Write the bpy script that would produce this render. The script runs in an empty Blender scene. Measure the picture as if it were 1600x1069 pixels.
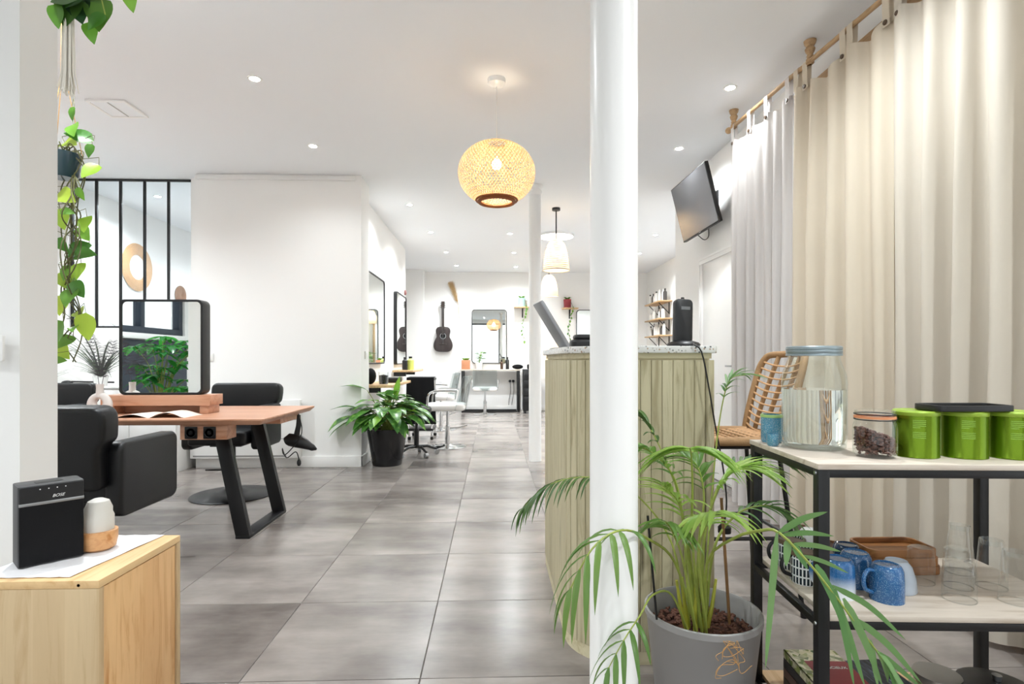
import bpy, bmesh, math, random
from mathutils import Vector, Matrix
random.seed(7)
PI = math.pi
SC = bpy.context.scene
COL = SC.collection
# ---------------------------------------------------------------- camera
FPX, CAMH, YAW, HOR = 866.0, 1.074, math.radians(1.95), 562.0
cd = bpy.data.cameras.new('camera'); cam = bpy.data.objects.new('camera', cd); COL.objects.link(cam)
cd.sensor_width = 36; cd.lens = FPX*36/1600; cd.shift_y = (HOR-534.5)/1600; cd.clip_start = .05; cd.clip_end = 60
cam.location = (0, 0, CAMH); cam.rotation_euler = (PI/2, 0, -YAW)
SC.camera = cam
# ---------------------------------------------------------------- world, exposure
w = bpy.data.worlds.new('World'); SC.world = w; w.use_nodes = True
wb = w.node_tree.nodes['Background']; wb.inputs[0].default_value = (1, .99, .97, 1); wb.inputs[1].default_value = 0.9
SC.view_settings.view_transform = 'Standard'; SC.view_settings.look = 'None'
SC.view_settings.exposure = 1.12; SC.view_settings.gamma = 1; SC.view_settings.use_curve_mapping = False
SPOT_W, BULB_W = 80.0, 4.5

# ---------------------------------------------------------------- helpers
def at(u, v, d):
    """world point seen at photo pixel (u,v), d metres along the lens axis"""
    a, b = (u-800)/FPX*d, (HOR-v)/FPX*d
    return Vector((a*math.cos(YAW)+d*math.sin(YAW), d*math.cos(YAW)-a*math.sin(YAW), CAMH+b))
def hexc(h, a=1):
    h = h.lstrip('#'); c = [int(h[i:i+2], 16)/255 for i in (0, 2, 4)]
    return tuple((x/12.92 if x <= .04045 else ((x+.055)/1.055)**2.4) for x in c)+(a,)

class MB:
    def __init__(s): s.v = []; s.f = []
    def add(s, vs, fs):
        n = len(s.v); s.v += [Vector(p) for p in vs]; s.f += [tuple(i+n for i in f) for f in fs]; return s
    def box(s, x0, y0, z0, x1, y1, z1):
        vs = [(x, y, z) for z in (z0, z1) for y in (y0, y1) for x in (x0, x1)]
        return s.add(vs, [(0,2,3,1), (4,5,7,6), (0,1,5,4), (2,6,7,3), (0,4,6,2), (1,3,7,5)])
    def bar(s, a, b, wx, wy, up=(0,0,1)):
        a, b = Vector(a), Vector(b); d = (b-a).normalized(); u = Vector(up)
        if abs(d.dot(u)) > .98: u = Vector((0,1,0))
        x = d.cross(u).normalized(); y = x.cross(d).normalized()
        vs = [p+x*i*wx/2+y*j*wy/2 for p in (a, b) for j in (-1, 1) for i in (-1, 1)]
        return s.add(vs, [(0,2,3,1), (4,5,7,6), (0,1,5,4), (2,6,7,3), (0,4,6,2), (1,3,7,5)])
    def tube(s, pts, r, n=8, cap=True, closed=False):
        pts = [Vector(p) for p in pts]; m = len(pts); rs = r if isinstance(r, (list, tuple)) else [r]*m
        t0 = (pts[1]-pts[0]).normalized(); up = Vector((0,0,1)) if abs(t0.z) < .9 else Vector((1,0,0))
        nx = t0.cross(up).normalized(); vs = []
        for i, p in enumerate(pts):
            if closed: t = (pts[(i+1) % m]-pts[i-1]).normalized()
            else: t = (pts[min(i+1, m-1)]-pts[max(i-1, 0)]).normalized()
            nx = (nx-t*nx.dot(t)).normalized(); ny = t.cross(nx)
            vs += [p+(nx*math.cos(2*PI*k/n)+ny*math.sin(2*PI*k/n))*rs[i] for k in range(n)]
        fs = []
        for i in range(m if closed else m-1):
            j = (i+1) % m
            fs += [(i*n+k, i*n+(k+1) % n, j*n+(k+1) % n, j*n+k) for k in range(n)]
        if cap and not closed: fs += [tuple(range(n))[::-1], tuple((m-1)*n+k for k in range(n))]
        return s.add(vs, fs)
    def lathe(s, prof, n=32, c=(0,0,0), sx=1, sy=1):
        c = Vector(c); vs = []; fs = []; rows = []
        for r, z in prof:
            if r < 1e-5: rows.append([len(vs)]); vs.append(c+Vector((0,0,z)))
            else:
                rows.append(list(range(len(vs), len(vs)+n)))
                vs += [c+Vector((r*sx*math.cos(2*PI*k/n), r*sy*math.sin(2*PI*k/n), z)) for k in range(n)]
        for a, b in zip(rows, rows[1:]):
            for k in range(n):
                k2 = (k+1) % n
                if len(a) == 1 and len(b) == 1: continue
                if len(a) == 1: fs.append((a[0], b[k2], b[k]))
                elif len(b) == 1: fs.append((a[k], a[k2], b[0]))
                else: fs.append((a[k], a[k2], b[k2], b[k]))
        return s.add(vs, fs)
    def prism(s, poly, a, b, ax='z'):
        n = len(poly)
        def m(p, q): return {'z': (p[0], p[1], q), 'y': (p[0], q, p[1]), 'x': (q, p[0], p[1])}[ax]
        vs = [m(p, a) for p in poly]+[m(p, b) for p in poly]
        return s.add(vs, [tuple(range(n))[::-1], tuple(range(n, 2*n))]+[(i, (i+1) % n, n+(i+1) % n, n+i) for i in range(n)])
    def ring(s, outer, inner, a, b, ax='z'):
        n = len(outer)
        def m(p, q): return {'z': (p[0], p[1], q), 'y': (p[0], q, p[1]), 'x': (q, p[0], p[1])}[ax]
        vs = [m(p, a) for p in outer]+[m(p, a) for p in inner]+[m(p, b) for p in outer]+[m(p, b) for p in inner]; fs = []
        for i in range(n):
            j = (i+1) % n
            fs += [(i, j, n+j, n+i), (2*n+i, 3*n+i, 3*n+j, 2*n+j), (i, 2*n+i, 2*n+j, j), (n+i, n+j, 3*n+j, 3*n+i)]
        return s.add(vs, fs)
    def ball(s, c, r, n=10, m=7, sc=(1,1,1), rot=None):
        vs = []; fs = []; c = Vector(c)
        for i in range(m+1):
            th = PI*i/m
            for k in range(n):
                p = Vector((math.sin(th)*math.cos(2*PI*k/n)*r*sc[0], math.sin(th)*math.sin(2*PI*k/n)*r*sc[1], math.cos(th)*r*sc[2]))
                vs.append(c+(rot @ p if rot else p))
        for i in range(m):
            fs += [(i*n+k, (i+1)*n+k, (i+1)*n+(k+1) % n, i*n+(k+1) % n) for k in range(n)]
        return s.add(vs, fs)
    def grid(s, rows, closed=False):
        n = len(rows[0]); vs = [p for r in rows for p in r]; fs = []
        for i in range(len(rows)-1):
            fs += [(i*n+k, i*n+(k+1) % n, (i+1)*n+(k+1) % n, (i+1)*n+k) for k in range(n if closed else n-1)]
        return s.add(vs, fs)
    def mesh(s, name, mat, org=(0,0,0), smooth=True, bevel=0, seg=2, ang=40, solid=0):
        o = Vector(org); me = bpy.data.meshes.new(name)
        me.from_pydata([tuple(p-o) for p in s.v], [], s.f)
        bm = bmesh.new(); bm.from_mesh(me)
        bmesh.ops.remove_doubles(bm, verts=bm.verts, dist=1e-6)
        bmesh.ops.recalc_face_normals(bm, faces=bm.faces)
        if bevel:
            es = [e for e in bm.edges if len(e.link_faces) == 2 and e.calc_face_angle(0) > .5]
            bmesh.ops.bevel(bm, geom=es, offset=bevel, segments=seg, affect='EDGES', profile=.5, clamp_overlap=True)
        if solid: bmesh.ops.solidify(bm, geom=bm.faces[:], thickness=solid)
        bm.to_mesh(me); bm.free()
        if smooth: me.shade_smooth(); me.set_sharp_from_angle(angle=math.radians(ang))
        if mat: me.materials.append(mat)
        return me
    def build(s, name, mat, parent=None, org=None, **k):
        if org is None:
            if parent is None:
                xs = [p.x for p in s.v]; ys = [p.y for p in s.v]
                org = ((min(xs)+max(xs))/2, (min(ys)+max(ys))/2, min(p.z for p in s.v))
            else: org = (0,0,0)
        o = bpy.data.objects.new(name, s.mesh(name, mat, org, **k)); COL.objects.link(o)
        if parent is None: o.location = org
        else: o.parent = parent
        return o
def tag(o, label, cat, group=None):
    o['label'] = label; o['category'] = cat
    if group: o['group'] = group
    return o
def thing(name, label, cat, loc=(0,0,0), rz=0, group=None):
    o = bpy.data.objects.new(name, None); COL.objects.link(o); o.empty_display_size = .1
    o.location = loc; o.rotation_euler = (0, 0, rz)
    return tag(o, label, cat, group)
def struct(o, label=None):
    o['kind'] = 'structure'
    if label: o['label'] = label
    return o
def put(name, me, parent, M):
    o = bpy.data.objects.new(name, me); COL.objects.link(o); o.parent = parent; o.matrix_basis = M; return o
def dup(root, loc, rz, label=None, group=None):
    def cp(o, par):
        c = o.copy(); COL.objects.link(c); c.parent = par
        for ch in o.children: cp(ch, c)
        return c
    kids = list(root.children)
    r = root.copy(); COL.objects.link(r); r.location = loc; r.rotation_euler = (0, 0, rz)
    if label: r['label'] = label
    if group: r['group'] = group
    for ch in kids: cp(ch, r)
    return r
def rrect(x0, y0, x1, y1, r, n=5):
    rs = r if isinstance(r, (list, tuple)) else [r]*4; pts = []
    for (cx, cy, a0, q) in ((x1-rs[0], y1-rs[0], 0, rs[0]), (x0+rs[1], y1-rs[1], 90, rs[1]), (x0+rs[2], y0+rs[2], 180, rs[2]), (x1-rs[3], y0+rs[3], 270, rs[3])):
        for i in range(n+1):
            a = math.radians(a0+90*i/n); pts.append((cx+q*math.cos(a), cy+q*math.sin(a)))
    return pts
def frame_M(pos, d, up=(0,0,1), s=1):
    y = Vector(d).normalized(); u = Vector(up)
    x = y.cross(u)
    if x.length < 1e-3: x = y.cross(Vector((1,0,0)))
    x.normalize(); z = x.cross(y)
    M = Matrix(((x.x*s, y.x*s, z.x*s, pos[0]), (x.y*s, y.y*s, z.y*s, pos[1]), (x.z*s, y.z*s, z.z*s, pos[2]), (0, 0, 0, 1)))
    return M
def bez(pts, n=16):
    """Catmull-Rom through pts"""
    P = [Vector(p) for p in pts]; P = [P[0]*2-P[1]]+P+[P[-1]*2-P[-2]]; out = []
    m = len(P)-3
    for i in range(m):
        k = max(2, n//m)
        for j in range(k):
            t = j/k; a, b, c, d = P[i:i+4]
            out.append(.5*((2*b)+(c-a)*t+(2*a-5*b+4*c-d)*t*t+(3*b-a-3*c+d)*t**3))
    out.append(P[-2]); return out

# ---------------------------------------------------------------- materials
def nt(name):
    m = bpy.data.materials.new(name); m.use_nodes = True; t = m.node_tree
    return m, t, t.nodes['Principled BSDF'], t.nodes, t.links
def mix(t, fac, a, b, mode='MIX'):
    n = t.nodes.new('ShaderNodeMix'); n.data_type = 'RGBA'; n.blend_type = mode
    for i, x in ((0, fac), (6, a), (7, b)):
        if isinstance(x, bpy.types.NodeSocket): t.links.new(x, n.inputs[i])
        else: n.inputs[i].default_value = x
    return n.outputs[2]
def math_n(t, op, a, b=None):
    n = t.nodes.new('ShaderNodeMath'); n.operation = op
    for i, x in ((0, a), (1, b)):
        if x is None: continue
        if isinstance(x, bpy.types.NodeSocket): t.links.new(x, n.inputs[i])
        else: n.inputs[i].default_value = x
    return n.outputs[0]
def coords(t, kind='Object', scale=(1,1,1), rnd=False):
    tc = t.nodes.new('ShaderNodeTexCoord'); mp = t.nodes.new('ShaderNodeMapping'); mp.inputs['Scale'].default_value = scale
    t.links.new(tc.outputs[kind], mp.inputs['Vector'])
    if rnd:
        oi = t.nodes.new('ShaderNodeObjectInfo'); cx = t.nodes.new('ShaderNodeCombineXYZ')
        k = math_n(t, 'MULTIPLY', oi.outputs['Random'], 37.0)
        for i in range(3): t.links.new(k, cx.inputs[i])
        t.links.new(cx.outputs[0], mp.inputs['Location'])
    return mp.outputs[0]
def noise(t, vec, scale, detail=4, rough=.55, dist=0):
    n = t.nodes.new('ShaderNodeTexNoise'); n.inputs['Scale'].default_value = scale; n.inputs['Detail'].default_value = detail
    n.inputs['Roughness'].default_value = rough; n.inputs['Distortion'].default_value = dist
    t.links.new(vec, n.inputs['Vector']); return n.outputs[0]
def ramp(t, fac, stops):
    r = t.nodes.new('ShaderNodeValToRGB'); e = r.color_ramp.elements
    while len(e) < len(stops): e.new(.5)
    for i, (p, c) in enumerate(stops): e[i].position = p; e[i].color = c
    t.links.new(fac, r.inputs[0]); return r.outputs[0]
def bumpn(t, b, h, strength=.2, dist=.01):
    n = t.nodes.new('ShaderNodeBump'); n.inputs['Strength'].default_value = strength; n.inputs['Distance'].default_value = dist
    t.links.new(h, n.inputs['Height']); t.links.new(n.outputs[0], b.inputs['Normal'])
def sc(c, k): return tuple(min(1, x*k) for x in c[:3])+(1,)
def mat(name, h, rough=.5, metal=0, var=.06, vs=6, bump=0, bs=60, spec=.5, coat=0, rnd=False):
    m, t, b, N, L = nt(name); c = hexc(h)
    v = coords(t, rnd=rnd)
    L.new(mix(t, noise(t, v, vs), sc(c, 1-var), sc(c, 1+var)), b.inputs['Base Color'])
    b.inputs['Roughness'].default_value = rough; b.inputs['Metallic'].default_value = metal
    b.inputs['Specular IOR Level'].default_value = spec; b.inputs['Coat Weight'].default_value = coat
    if bump: bumpn(t, b, noise(t, v, bs, 3), bump, .004)
    return m
def wood(name, h1, h2, axis='x', scale=1, rough=.45, rnd=True, knots=False, band=None):
    m, t, b, N, L = nt(name); a, c = hexc(h1), hexc(h2)
    s = {'x': (1.2, 14, 14), 'y': (14, 1.2, 14), 'z': (14, 14, 1.2)}[axis]
    v = coords(t, scale=tuple(k*scale for k in s), rnd=rnd)
    g = noise(t, v, 2.2, 6, .6, .8); col = ramp(t, g, [(.28, c), (.5, sc(a, .93)), (.72, a)])
    if band:
        v2 = coords(t, scale=band); vo = N.new('ShaderNodeTexWhiteNoise'); vo.noise_dimensions = '1D'
        sp = N.new('ShaderNodeSeparateXYZ'); L.new(v2, sp.inputs[0])
        f = math_n(t, 'FLOOR', math_n(t, 'ADD', math_n(t, 'ADD', sp.outputs[0], sp.outputs[1]), sp.outputs[2])); L.new(f, vo.inputs['W'])
        col = mix(t, math_n(t, 'MULTIPLY', vo.outputs[0], .45), col, c)
    oi = N.new('ShaderNodeObjectInfo')
    if rnd: col = mix(t, math_n(t, 'MULTIPLY', oi.outputs['Random'], .35), col, c)
    if knots:
        kv = coords(t, scale=tuple(k*.45*scale for k in s), rnd=rnd); vo = N.new('ShaderNodeTexVoronoi'); vo.inputs['Scale'].default_value = 1.1; L.new(kv, vo.inputs['Vector'])
        col = mix(t, ramp(t, vo.outputs['Distance'], [(.03, (1,1,1,1)), (.10, (0,0,0,1))]), col, sc(c, .45))
    L.new(col, b.inputs['Base Color']); b.inputs['Roughness'].default_value = rough
    bumpn(t, b, g, .12, .002)
    return m
def glass(name, tint='#f4fbfa', edge=.55, rough=.02):
    m, t, b, N, L = nt(name); N.remove(b)
    tr = N.new('ShaderNodeBsdfTransparent'); tr.inputs[0].default_value = hexc(tint)
    gl = N.new('ShaderNodeBsdfGlossy'); gl.inputs['Roughness'].default_value = rough; gl.inputs[0].default_value = (.95, .97, .97, 1)
    lw = N.new('ShaderNodeLayerWeight'); lw.inputs['Blend'].default_value = .5
    f = math_n(t, 'ADD', math_n(t, 'MULTIPLY', math_n(t, 'POWER', lw.outputs['Facing'], 2.5), edge), .05)
    ms = N.new('ShaderNodeMixShader'); L.new(f, ms.inputs[0]); L.new(tr.outputs[0], ms.inputs[1]); L.new(gl.outputs[0], ms.inputs[2])
    L.new(ms.outputs[0], N['Material Output'].inputs[0]); return m
def emit(name, h, k):
    m, t, b, N, L = nt(name); b.inputs['Base Color'].default_value = hexc(h); b.inputs['Emission Color'].default_value = hexc(h); b.inputs['Emission Strength'].default_value = k; return m
def leafm(name, h1, h2, transl=.3, rough=.4, vein=None):
    m, t, b, N, L = nt(name); oi = N.new('ShaderNodeObjectInfo'); v = coords(t)
    col = mix(t, oi.outputs['Random'], hexc(h1), hexc(h2))
    col = mix(t, math_n(t, 'MULTIPLY', noise(t, v, 30, 3), .35), col, hexc(h2))
    if vein:
        v3 = coords(t, rnd=True); col = mix(t, ramp(t, noise(t, v3, 22, 2), [(.52, (0,0,0,1)), (.62, (1,1,1,1))]), col, hexc(vein))
    L.new(col, b.inputs['Base Color']); b.inputs['Roughness'].default_value = rough
    tl = N.new('ShaderNodeBsdfTranslucent'); L.new(col, tl.inputs[0])
    ms = N.new('ShaderNodeMixShader'); ms.inputs[0].default_value = transl; L.new(b.outputs[0], ms.inputs[1]); L.new(tl.outputs[0], ms.inputs[2])
    L.new(ms.outputs[0], N['Material Output'].inputs[0]); return m
def cloth(name, h, transl=.25, var=.05):
    m, t, b, N, L = nt(name); v = coords(t); c = hexc(h)
    col = mix(t, noise(t, v, 2.5), sc(c, 1-var), sc(c, 1+var))
    L.new(col, b.inputs['Base Color']); b.inputs['Roughness'].default_value = .85; b.inputs['Specular IOR Level'].default_value = .15
    bumpn(t, b, noise(t, coords(t, scale=(1,1,.35)), 14, 5), .25, .01)
    tl = N.new('ShaderNodeBsdfTranslucent'); L.new(col, tl.inputs[0])
    ms = N.new('ShaderNodeMixShader'); ms.inputs[0].default_value = transl; L.new(b.outputs[0], ms.inputs[1]); L.new(tl.outputs[0], ms.inputs[2])
    L.new(ms.outputs[0], N['Material Output'].inputs[0]); return m

M = {}
M['wall'] = mat('wall_paint', '#f3f2f0', .65, var=.012, vs=1.5, bump=.03, bs=90, spec=.3)
M['ceil'] = mat('ceiling_paint', '#f3f5f8', .85, var=.008, vs=1, spec=.15)
M['trimw'] = mat('white_gloss_paint', '#f3f2f0', .3, var=.01, vs=3)
M['black'] = mat('black_metal', '#0d0d10', .42, var=.1, vs=20, bump=.03, bs=200)
M['leather'] = mat('black_leather', '#0c0d10', .42, var=.1, vs=14, bump=.12, bs=260, spec=.4)
M['plasticb'] = mat('black_plastic', '#111113', .4, var=.08, vs=20)
M['fabricb'] = mat('black_fabric', '#151517', .85, var=.15, vs=30, bump=.15, bs=300, spec=.2)
M['chrome'] = mat('chrome', '#d4d5d6', .12, 1, var=.02, vs=4)
M['steel'] = mat('brushed_steel', '#a9abad', .32, 1, var=.05, vs=12)
M['mirror'] = mat('mirror_silver', '#eef3f1', .015, 1, var=.004, vs=2)
M['glass'] = glass('clear_glass', '#f8fcfb', .42); M['pane'] = glass('window_pane', '#f3f6f8', .45)
M['glassw'] = glass('tumbler_glass', '#fafbfb', .62)
M['acrylic'] = glass('clear_acrylic', '#e6eaea', .7, .08)
M['white'] = mat('white_ceramic', '#efefee', .25, var=.02)
M['vinylw'] = mat('white_vinyl', '#e6e3df', .35, var=.03, bump=.05, bs=200)
M['tablewood'] = wood('oiled_table_wood', '#d3a184', '#a9704f', 'x', 1, .35)
M['pine'] = wood('pine_board_end', '#d9c19a', '#b3936a', 'z', 1.1, .5, knots=True, band=(13, 0, 0))
M['pined'] = wood('pine_board_door', '#e8bd88', '#c28a52', 'z', 1.3, .5, band=(0, 13, 0))
M['pinet'] = wood('pine_board_top', '#e8c592', '#c99a62', 'y', 1.1, .5)
M['slat'] = wood('pale_counter_slat', '#c6bd9d', '#958a68', 'z', 1.4, .6, knots=True)
M['basew'] = wood('pale_counter_base', '#d8cfae', '#b3a67e', 'x', 1, .6)
M['shelfw'] = wood('whitewashed_shelf_board', '#dacfc2', '#a5937f', 'x', .9, .5)
M['oak'] = wood('light_oak', '#d9b78c', '#b18a5c', 'y', 1, .5)
M['walnut'] = wood('acacia_wood', '#a8713f', '#6a3f20', 'x', 1.2, .4)
M['rodwood'] = wood('turned_curtain_wood', '#c2a077', '#8f6d48', 'y', 2, .5)
M['bamboo'] = None

def tile_mat():
    m, t, b, N, L = nt('concrete_look_tile'); v = coords(t, rnd=True)
    n1 = noise(t, v, 1.5, 5, .55); n2 = noise(t, coords(t, scale=(.7, 2.2, 1), rnd=True), 1.7, 6, .62)
    f = math_n(t, 'MULTIPLY', math_n(t, 'ADD', n1, n2), .5)
    mr = N.new('ShaderNodeMapRange'); mr.inputs[1].default_value = .36; mr.inputs[2].default_value = .64; L.new(f, mr.inputs[0])
    col = mix(t, mr.outputs[0], hexc('#645d59'), hexc('#a39b95'))
    L.new(col, b.inputs['Base Color'])
    r = ramp(t, n1, [(.3, (.22,.22,.22,1)), (.7, (.36,.36,.36,1))]); b.inputs['Roughness'].default_value = .24
    b.inputs['Specular IOR Level'].default_value = .5
    bumpn(t, b, noise(t, v, 40, 3), .03, .002); return m
M['tile'] = tile_mat(); M['grout'] = mat('tile_grout', '#77726e', .9)
def terrazzo():
    m, t, b, N, L = nt('terrazzo'); v = coords(t)
    vo = N.new('ShaderNodeTexVoronoi'); vo.inputs['Scale'].default_value = 95; L.new(v, vo.inputs['Vector'])
    sp = N.new('ShaderNodeSeparateColor'); L.new(vo.outputs['Color'], sp.inputs[0])
    chip = ramp(t, vo.outputs['Distance'], [(.32, (1,1,1,1)), (.36, (0,0,0,1))])
    cc = ramp(t, sp.outputs[0], [(.25, hexc('#5d5f60')), (.4, hexc('#9b9a95')), (.6, hexc('#c9c6be')), (.85, hexc('#a58f78'))])
    L.new(mix(t, chip, hexc('#d3d2ce'), cc), b.inputs['Base Color']); b.inputs['Roughness'].default_value = .25; return m
M['terrazzo'] = terrazzo()
# ---------------------------------------------------------------- setting
CZ = 2.92
XL, XR, XF, YB, YF = -4.40, 2.0, 3.27, 11.7, -2.4
def wallbox(name, *b, m='wall', label=None):
    mb = MB()
    for q in b: mb.box(*q)
    return struct(mb.build(name, M[m], smooth=False), label)
fl = struct(MB().box(XL-.2, YF-.2, -.12, XF+.2, YB+.3, -.003).build('floor', M['grout'], smooth=False), 'grey concrete-look tiled floor')
flo = fl.location
tm = MB().box(-.2985, -.2985, -.010, .2985, .2985, 0).mesh('tile', M['tile'], bevel=.0012, seg=1)
rest = MB(); nt_ = 0
for i in range(-8, 7):
    for j in range(-8, 18):
        x, y = -.245+.6*i+.3, 1.875+.6*j+.3
        x0, x1, y0, y1 = max(x-.2985, XL), min(x+.2985, XF), y-.2985, min(y+.2985, YB)
        if x1-x0 < .02 or y1-y0 < .02: continue
        if x0 > 2.0 and y1 < 5.9: continue
        if y1 < -.5 or (x1 < -1.5 and y1 < 1.7) or (x1 < -1.5 and y0 > 5.7):
            if y1 > YF: rest.box(x0, max(y0, YF), -.010, x1, y1, 0)
            continue
        full = abs((x1-x0)-.597) < .002 and abs((y1-y0)-.597) < .002
        if full: put('tile', tm, fl, Matrix.Translation(Vector((x, y, 0))-flo))
        else:
            o = MB().box(x0-x, y0-y, -.010, x1-x, y1-y, 0).build('tile', M['tile'], fl, smooth=False); o.location = Vector((x, y, 0))-flo
        nt_ += 1
ro = rest.build('far_tiles', M['tile'], fl, org=flo, smooth=False); ro['kind'] = 'stuff'
wallbox('ceiling', (XL-.2, YF-.2, CZ, XF+.2, YB+.3, CZ+.15), m='ceil', label='white painted ceiling')
wallbox('wall_back', (-3, YB, 0, XF+.2, YB+.2, CZ), label='white back wall carrying the guitar')
wallbox('wall_back_pier', (-3, 11.42, 0, -1.43, YB, CZ), label='shallow white pier at the left of the back wall')
wallbox('wall_left', (-1.62, 5.94, 0, -1.47, 9.35, CZ), label='white wall carrying the black framed mirrors')
wallbox('wall_left_block', (-2.94, 5.60, 0, -1.32, 5.94, CZ), label='white projecting wall block beside the glazed partition')
wallbox('wall_left_outer', (XL-.2, .85, 0, XL, 9.5, CZ), (XL-.2, YF, 0, XL, -.95, CZ), (XL-.2, -.95, 0, XL, .85, 1.36), (XL-.2, -.95, 2.6, XL, .85, CZ), label='white outer left wall with a window')
wallbox('wall_left_rear', (XL, 9.2, 0, -1.62, 9.35, CZ), label='white rear wall of the room behind the glazing')
wallbox('wall_left_recess', (-3.15, 9.35, 0, -3, 11.42, CZ))
wallbox('wall_left_near', (-2.80, 1.78, 0, -1.4755, 1.93, CZ), label='white near wall end behind the pine cabinet')
wallbox('wall_left_low', (XL, 5.75, 0, -2.94, 5.86, 1.395), (-3.074, 5.75, 1.395, -2.94, 5.86, CZ), (XL, 5.75, 1.395, -4.297, 5.86, CZ), label='low white wall under the glazed partition')
wallbox('wall_right', (XR, YF, 0, XR+.15, .2, CZ), (XR, 3.85, 0, XR+.15, 5.92, CZ), (XR, .2, 0, XR+.15, 3.85, .12), (XR, .2, 2.62, XR+.15, 3.85, CZ), label='white right wall behind the curtains and television')
wallbox('wall_right_return', (XR, 5.92, 0, XF+.1, 6.02, CZ))
wallbox('wall_right_far', (XF, 6.02, 0, XF+.15, YB, CZ), label='white far right wall carrying the product shelves')
wallbox('wall_front', (XL, YF-.15, 0, -3.9, YF, CZ), (1.7, YF-.15, 0, XR+.1, YF, CZ), (-3.9, YF-.15, 2.75, 1.7, YF, CZ), (-3.9, YF-.15, 0, 1.7, YF, .15), label='front wall with the shop window')
# baseboards and trim
bb = [('baseboard_left', (-2.94, 5.585, 0, -1.305, 5.60, .11)), ('baseboard_left_side', (-1.32, 5.585, 0, -1.305, 5.95, .11)),
      ('baseboard_back', (-1.43, YB-.015, 0, XF, YB, .10)), ('baseboard_left_far', (-1.47, 5.94, 0, -1.455, 9.35, .10))]
for n, b in bb: struct(MB().box(*b).build(n, M['trimw'], bevel=.003))
struct(MB().box(-2.95, 5.585, 2.862, -1.38, 5.60, 2.905).box(-2.95, 5.580, 2.862, -1.38, 5.585, 2.868).build('trim_1', M['trimw'], bevel=.002), 'thin white linear air grille at the top of the wall block')
# shop window, side window behind the curtains, left window
def framed(name, horiz, a0, a1, z0, z1, pos, n, m, th=.05, depth=.08, label=None, rail=None, panes=True):
    """frame in the plane x=pos (horiz='y') or y=pos (horiz='x')"""
    e = bpy.data.objects.new(name, None); COL.objects.link(e); struct(e, label)
    c = (a0+a1)/2; e.location = (c, pos, z0) if horiz == 'x' else (pos, c, z0)
    def bx(mb, u0, v0, u1, v1, d):
        if horiz == 'x': mb.box(u0-c, -d/2, v0-z0, u1-c, d/2, v1-z0)
        else: mb.box(-d/2, u0-c, v0-z0, d/2, u1-c, v1-z0)
        return mb
    bx(MB(), a0, z1-th, a1, z1, depth).build('top_rail', m, e, bevel=.002)
    bx(MB(), a0, z0, a1, z0+th, depth).build('bottom_rail', m, e, bevel=.002)
    if rail: bx(MB(), a0+th, rail, a1-th, rail+th, depth*.9).build('transom', m, e)
    st = (a1-a0-th)/n
    for i in range(n+1):
        x = a0+i*st; bx(MB(), x, z0+th, x+th, z1-th, depth*.95).build('mullion', m, e, bevel=.002)
    if panes:
        for i in range(n):
            x = a0+i*st+th; bx(MB(), x, z0+th, x+st-th, z1-th, .006).build('pane', M['pane'], e, smooth=False)
    return e
M['bluewin'] = mat('navy_paint', '#1b2838', .5)
framed('window_1', 'x', -4.296, -3.075, 1.397, CZ-.002, 5.80, 5, M['black'], .020, .028, 'black metal glazed partition with slim mullions')
framed('window_2', 'x', -3.9, 1.7, .15, 2.75, YF-.08, 4, M['black'], .06, .08, 'black framed shop window behind the viewer')
framed('window_3', 'y', .2, 3.85, .12, 2.62, XR+.08, 3, M['rodwood'], .08, .1, 'wooden framed window behind the curtains')
framed('window_4', 'y', -.95, .85, 1.40, 2.6, XL-.08, 2, M['bluewin'], .09, .1, 'navy framed window of the left wall', rail=None)
struct(MB().box(XL, -.95, 0, XL+.03, .95, 1.32).build('trim_3', M['bluewin'], bevel=.004), 'dark navy panelling below the left window')
struct(MB().box(XL, -.95, 1.33, XL+.08, .95, 1.40).build('trim_4', M['trimw'], bevel=.004), 'white sill of the left window')
# wooden header seen above the middle curtain
struct(MB().box(1.985, .2, 0, 1.999, 4.3, .13).build('baseboard_right', M['walnut'], bevel=.003), 'dark brown wooden baseboard behind the curtain hems')
struct(MB().box(1.955, 2.0, 2.63, 1.998, 3.45, 2.78).build('trim_2', M['rodwood'], bevel=.003), 'brown wooden header board above the curtained window')
# light portals at the window openings (sky sampling)
def portal(x, y, z, sx, sy, rot):
    l = bpy.data.lights.new('window_portal', 'AREA'); l.shape = 'RECTANGLE'; l.size = sx; l.size_y = sy; l.cycles.is_portal = True
    o = bpy.data.objects.new('window_portal', l); COL.objects.link(o); o.location = (x, y, z); o.rotation_euler = rot
portal(-1.1, YF-.2, 1.45, 5.6, 2.6, (-PI/2, 0, 0)); portal(XR+.2, 2.02, 1.37, 2.5, 3.65, (0, PI/2, 0)); portal(XL-.25, -.05, 2.0, 1.2, 1.8, (0, -PI/2, 0))
# door
dr = bpy.data.objects.new('door_1', None); COL.objects.link(dr); dr.location = (XR, 4.82, 0); struct(dr, 'white flush door with moulded casing under the television')
y0, y1, zt = 4.40-4.82, 5.24-4.82, 2.03
MB().box(-.012, y0+.05, .006, .0, y1-.05, zt-.05).build('door_slab', M['trimw'], dr, bevel=.002)
for a, b in ((y0, y0+.055), (y1-.055, y1)):
    MB().box(-.028, a, 0, 0, b, zt-.055).box(-.036, a+(.0 if a == y0 else .035), 0, -.028, b-(.035 if a == y0 else 0), zt-.055).build('casing', M['trimw'], dr, bevel=.003)
MB().box(-.028, y0, zt-.055, 0, y1, zt).box(-.036, y0, zt-.02, -.028, y1, zt).build('casing', M['trimw'], dr, bevel=.003)
hd = MB(); hd.tube([(-.012, y0+.09, 1.02), (-.05, y0+.09, 1.02), (-.05, y0+.19, 1.02)], .008); hd.box(-.018, y0+.065, .94, -.011, y0+.115, 1.10); hd.build('door_handle', M['steel'], dr, bevel=.001)

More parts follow.
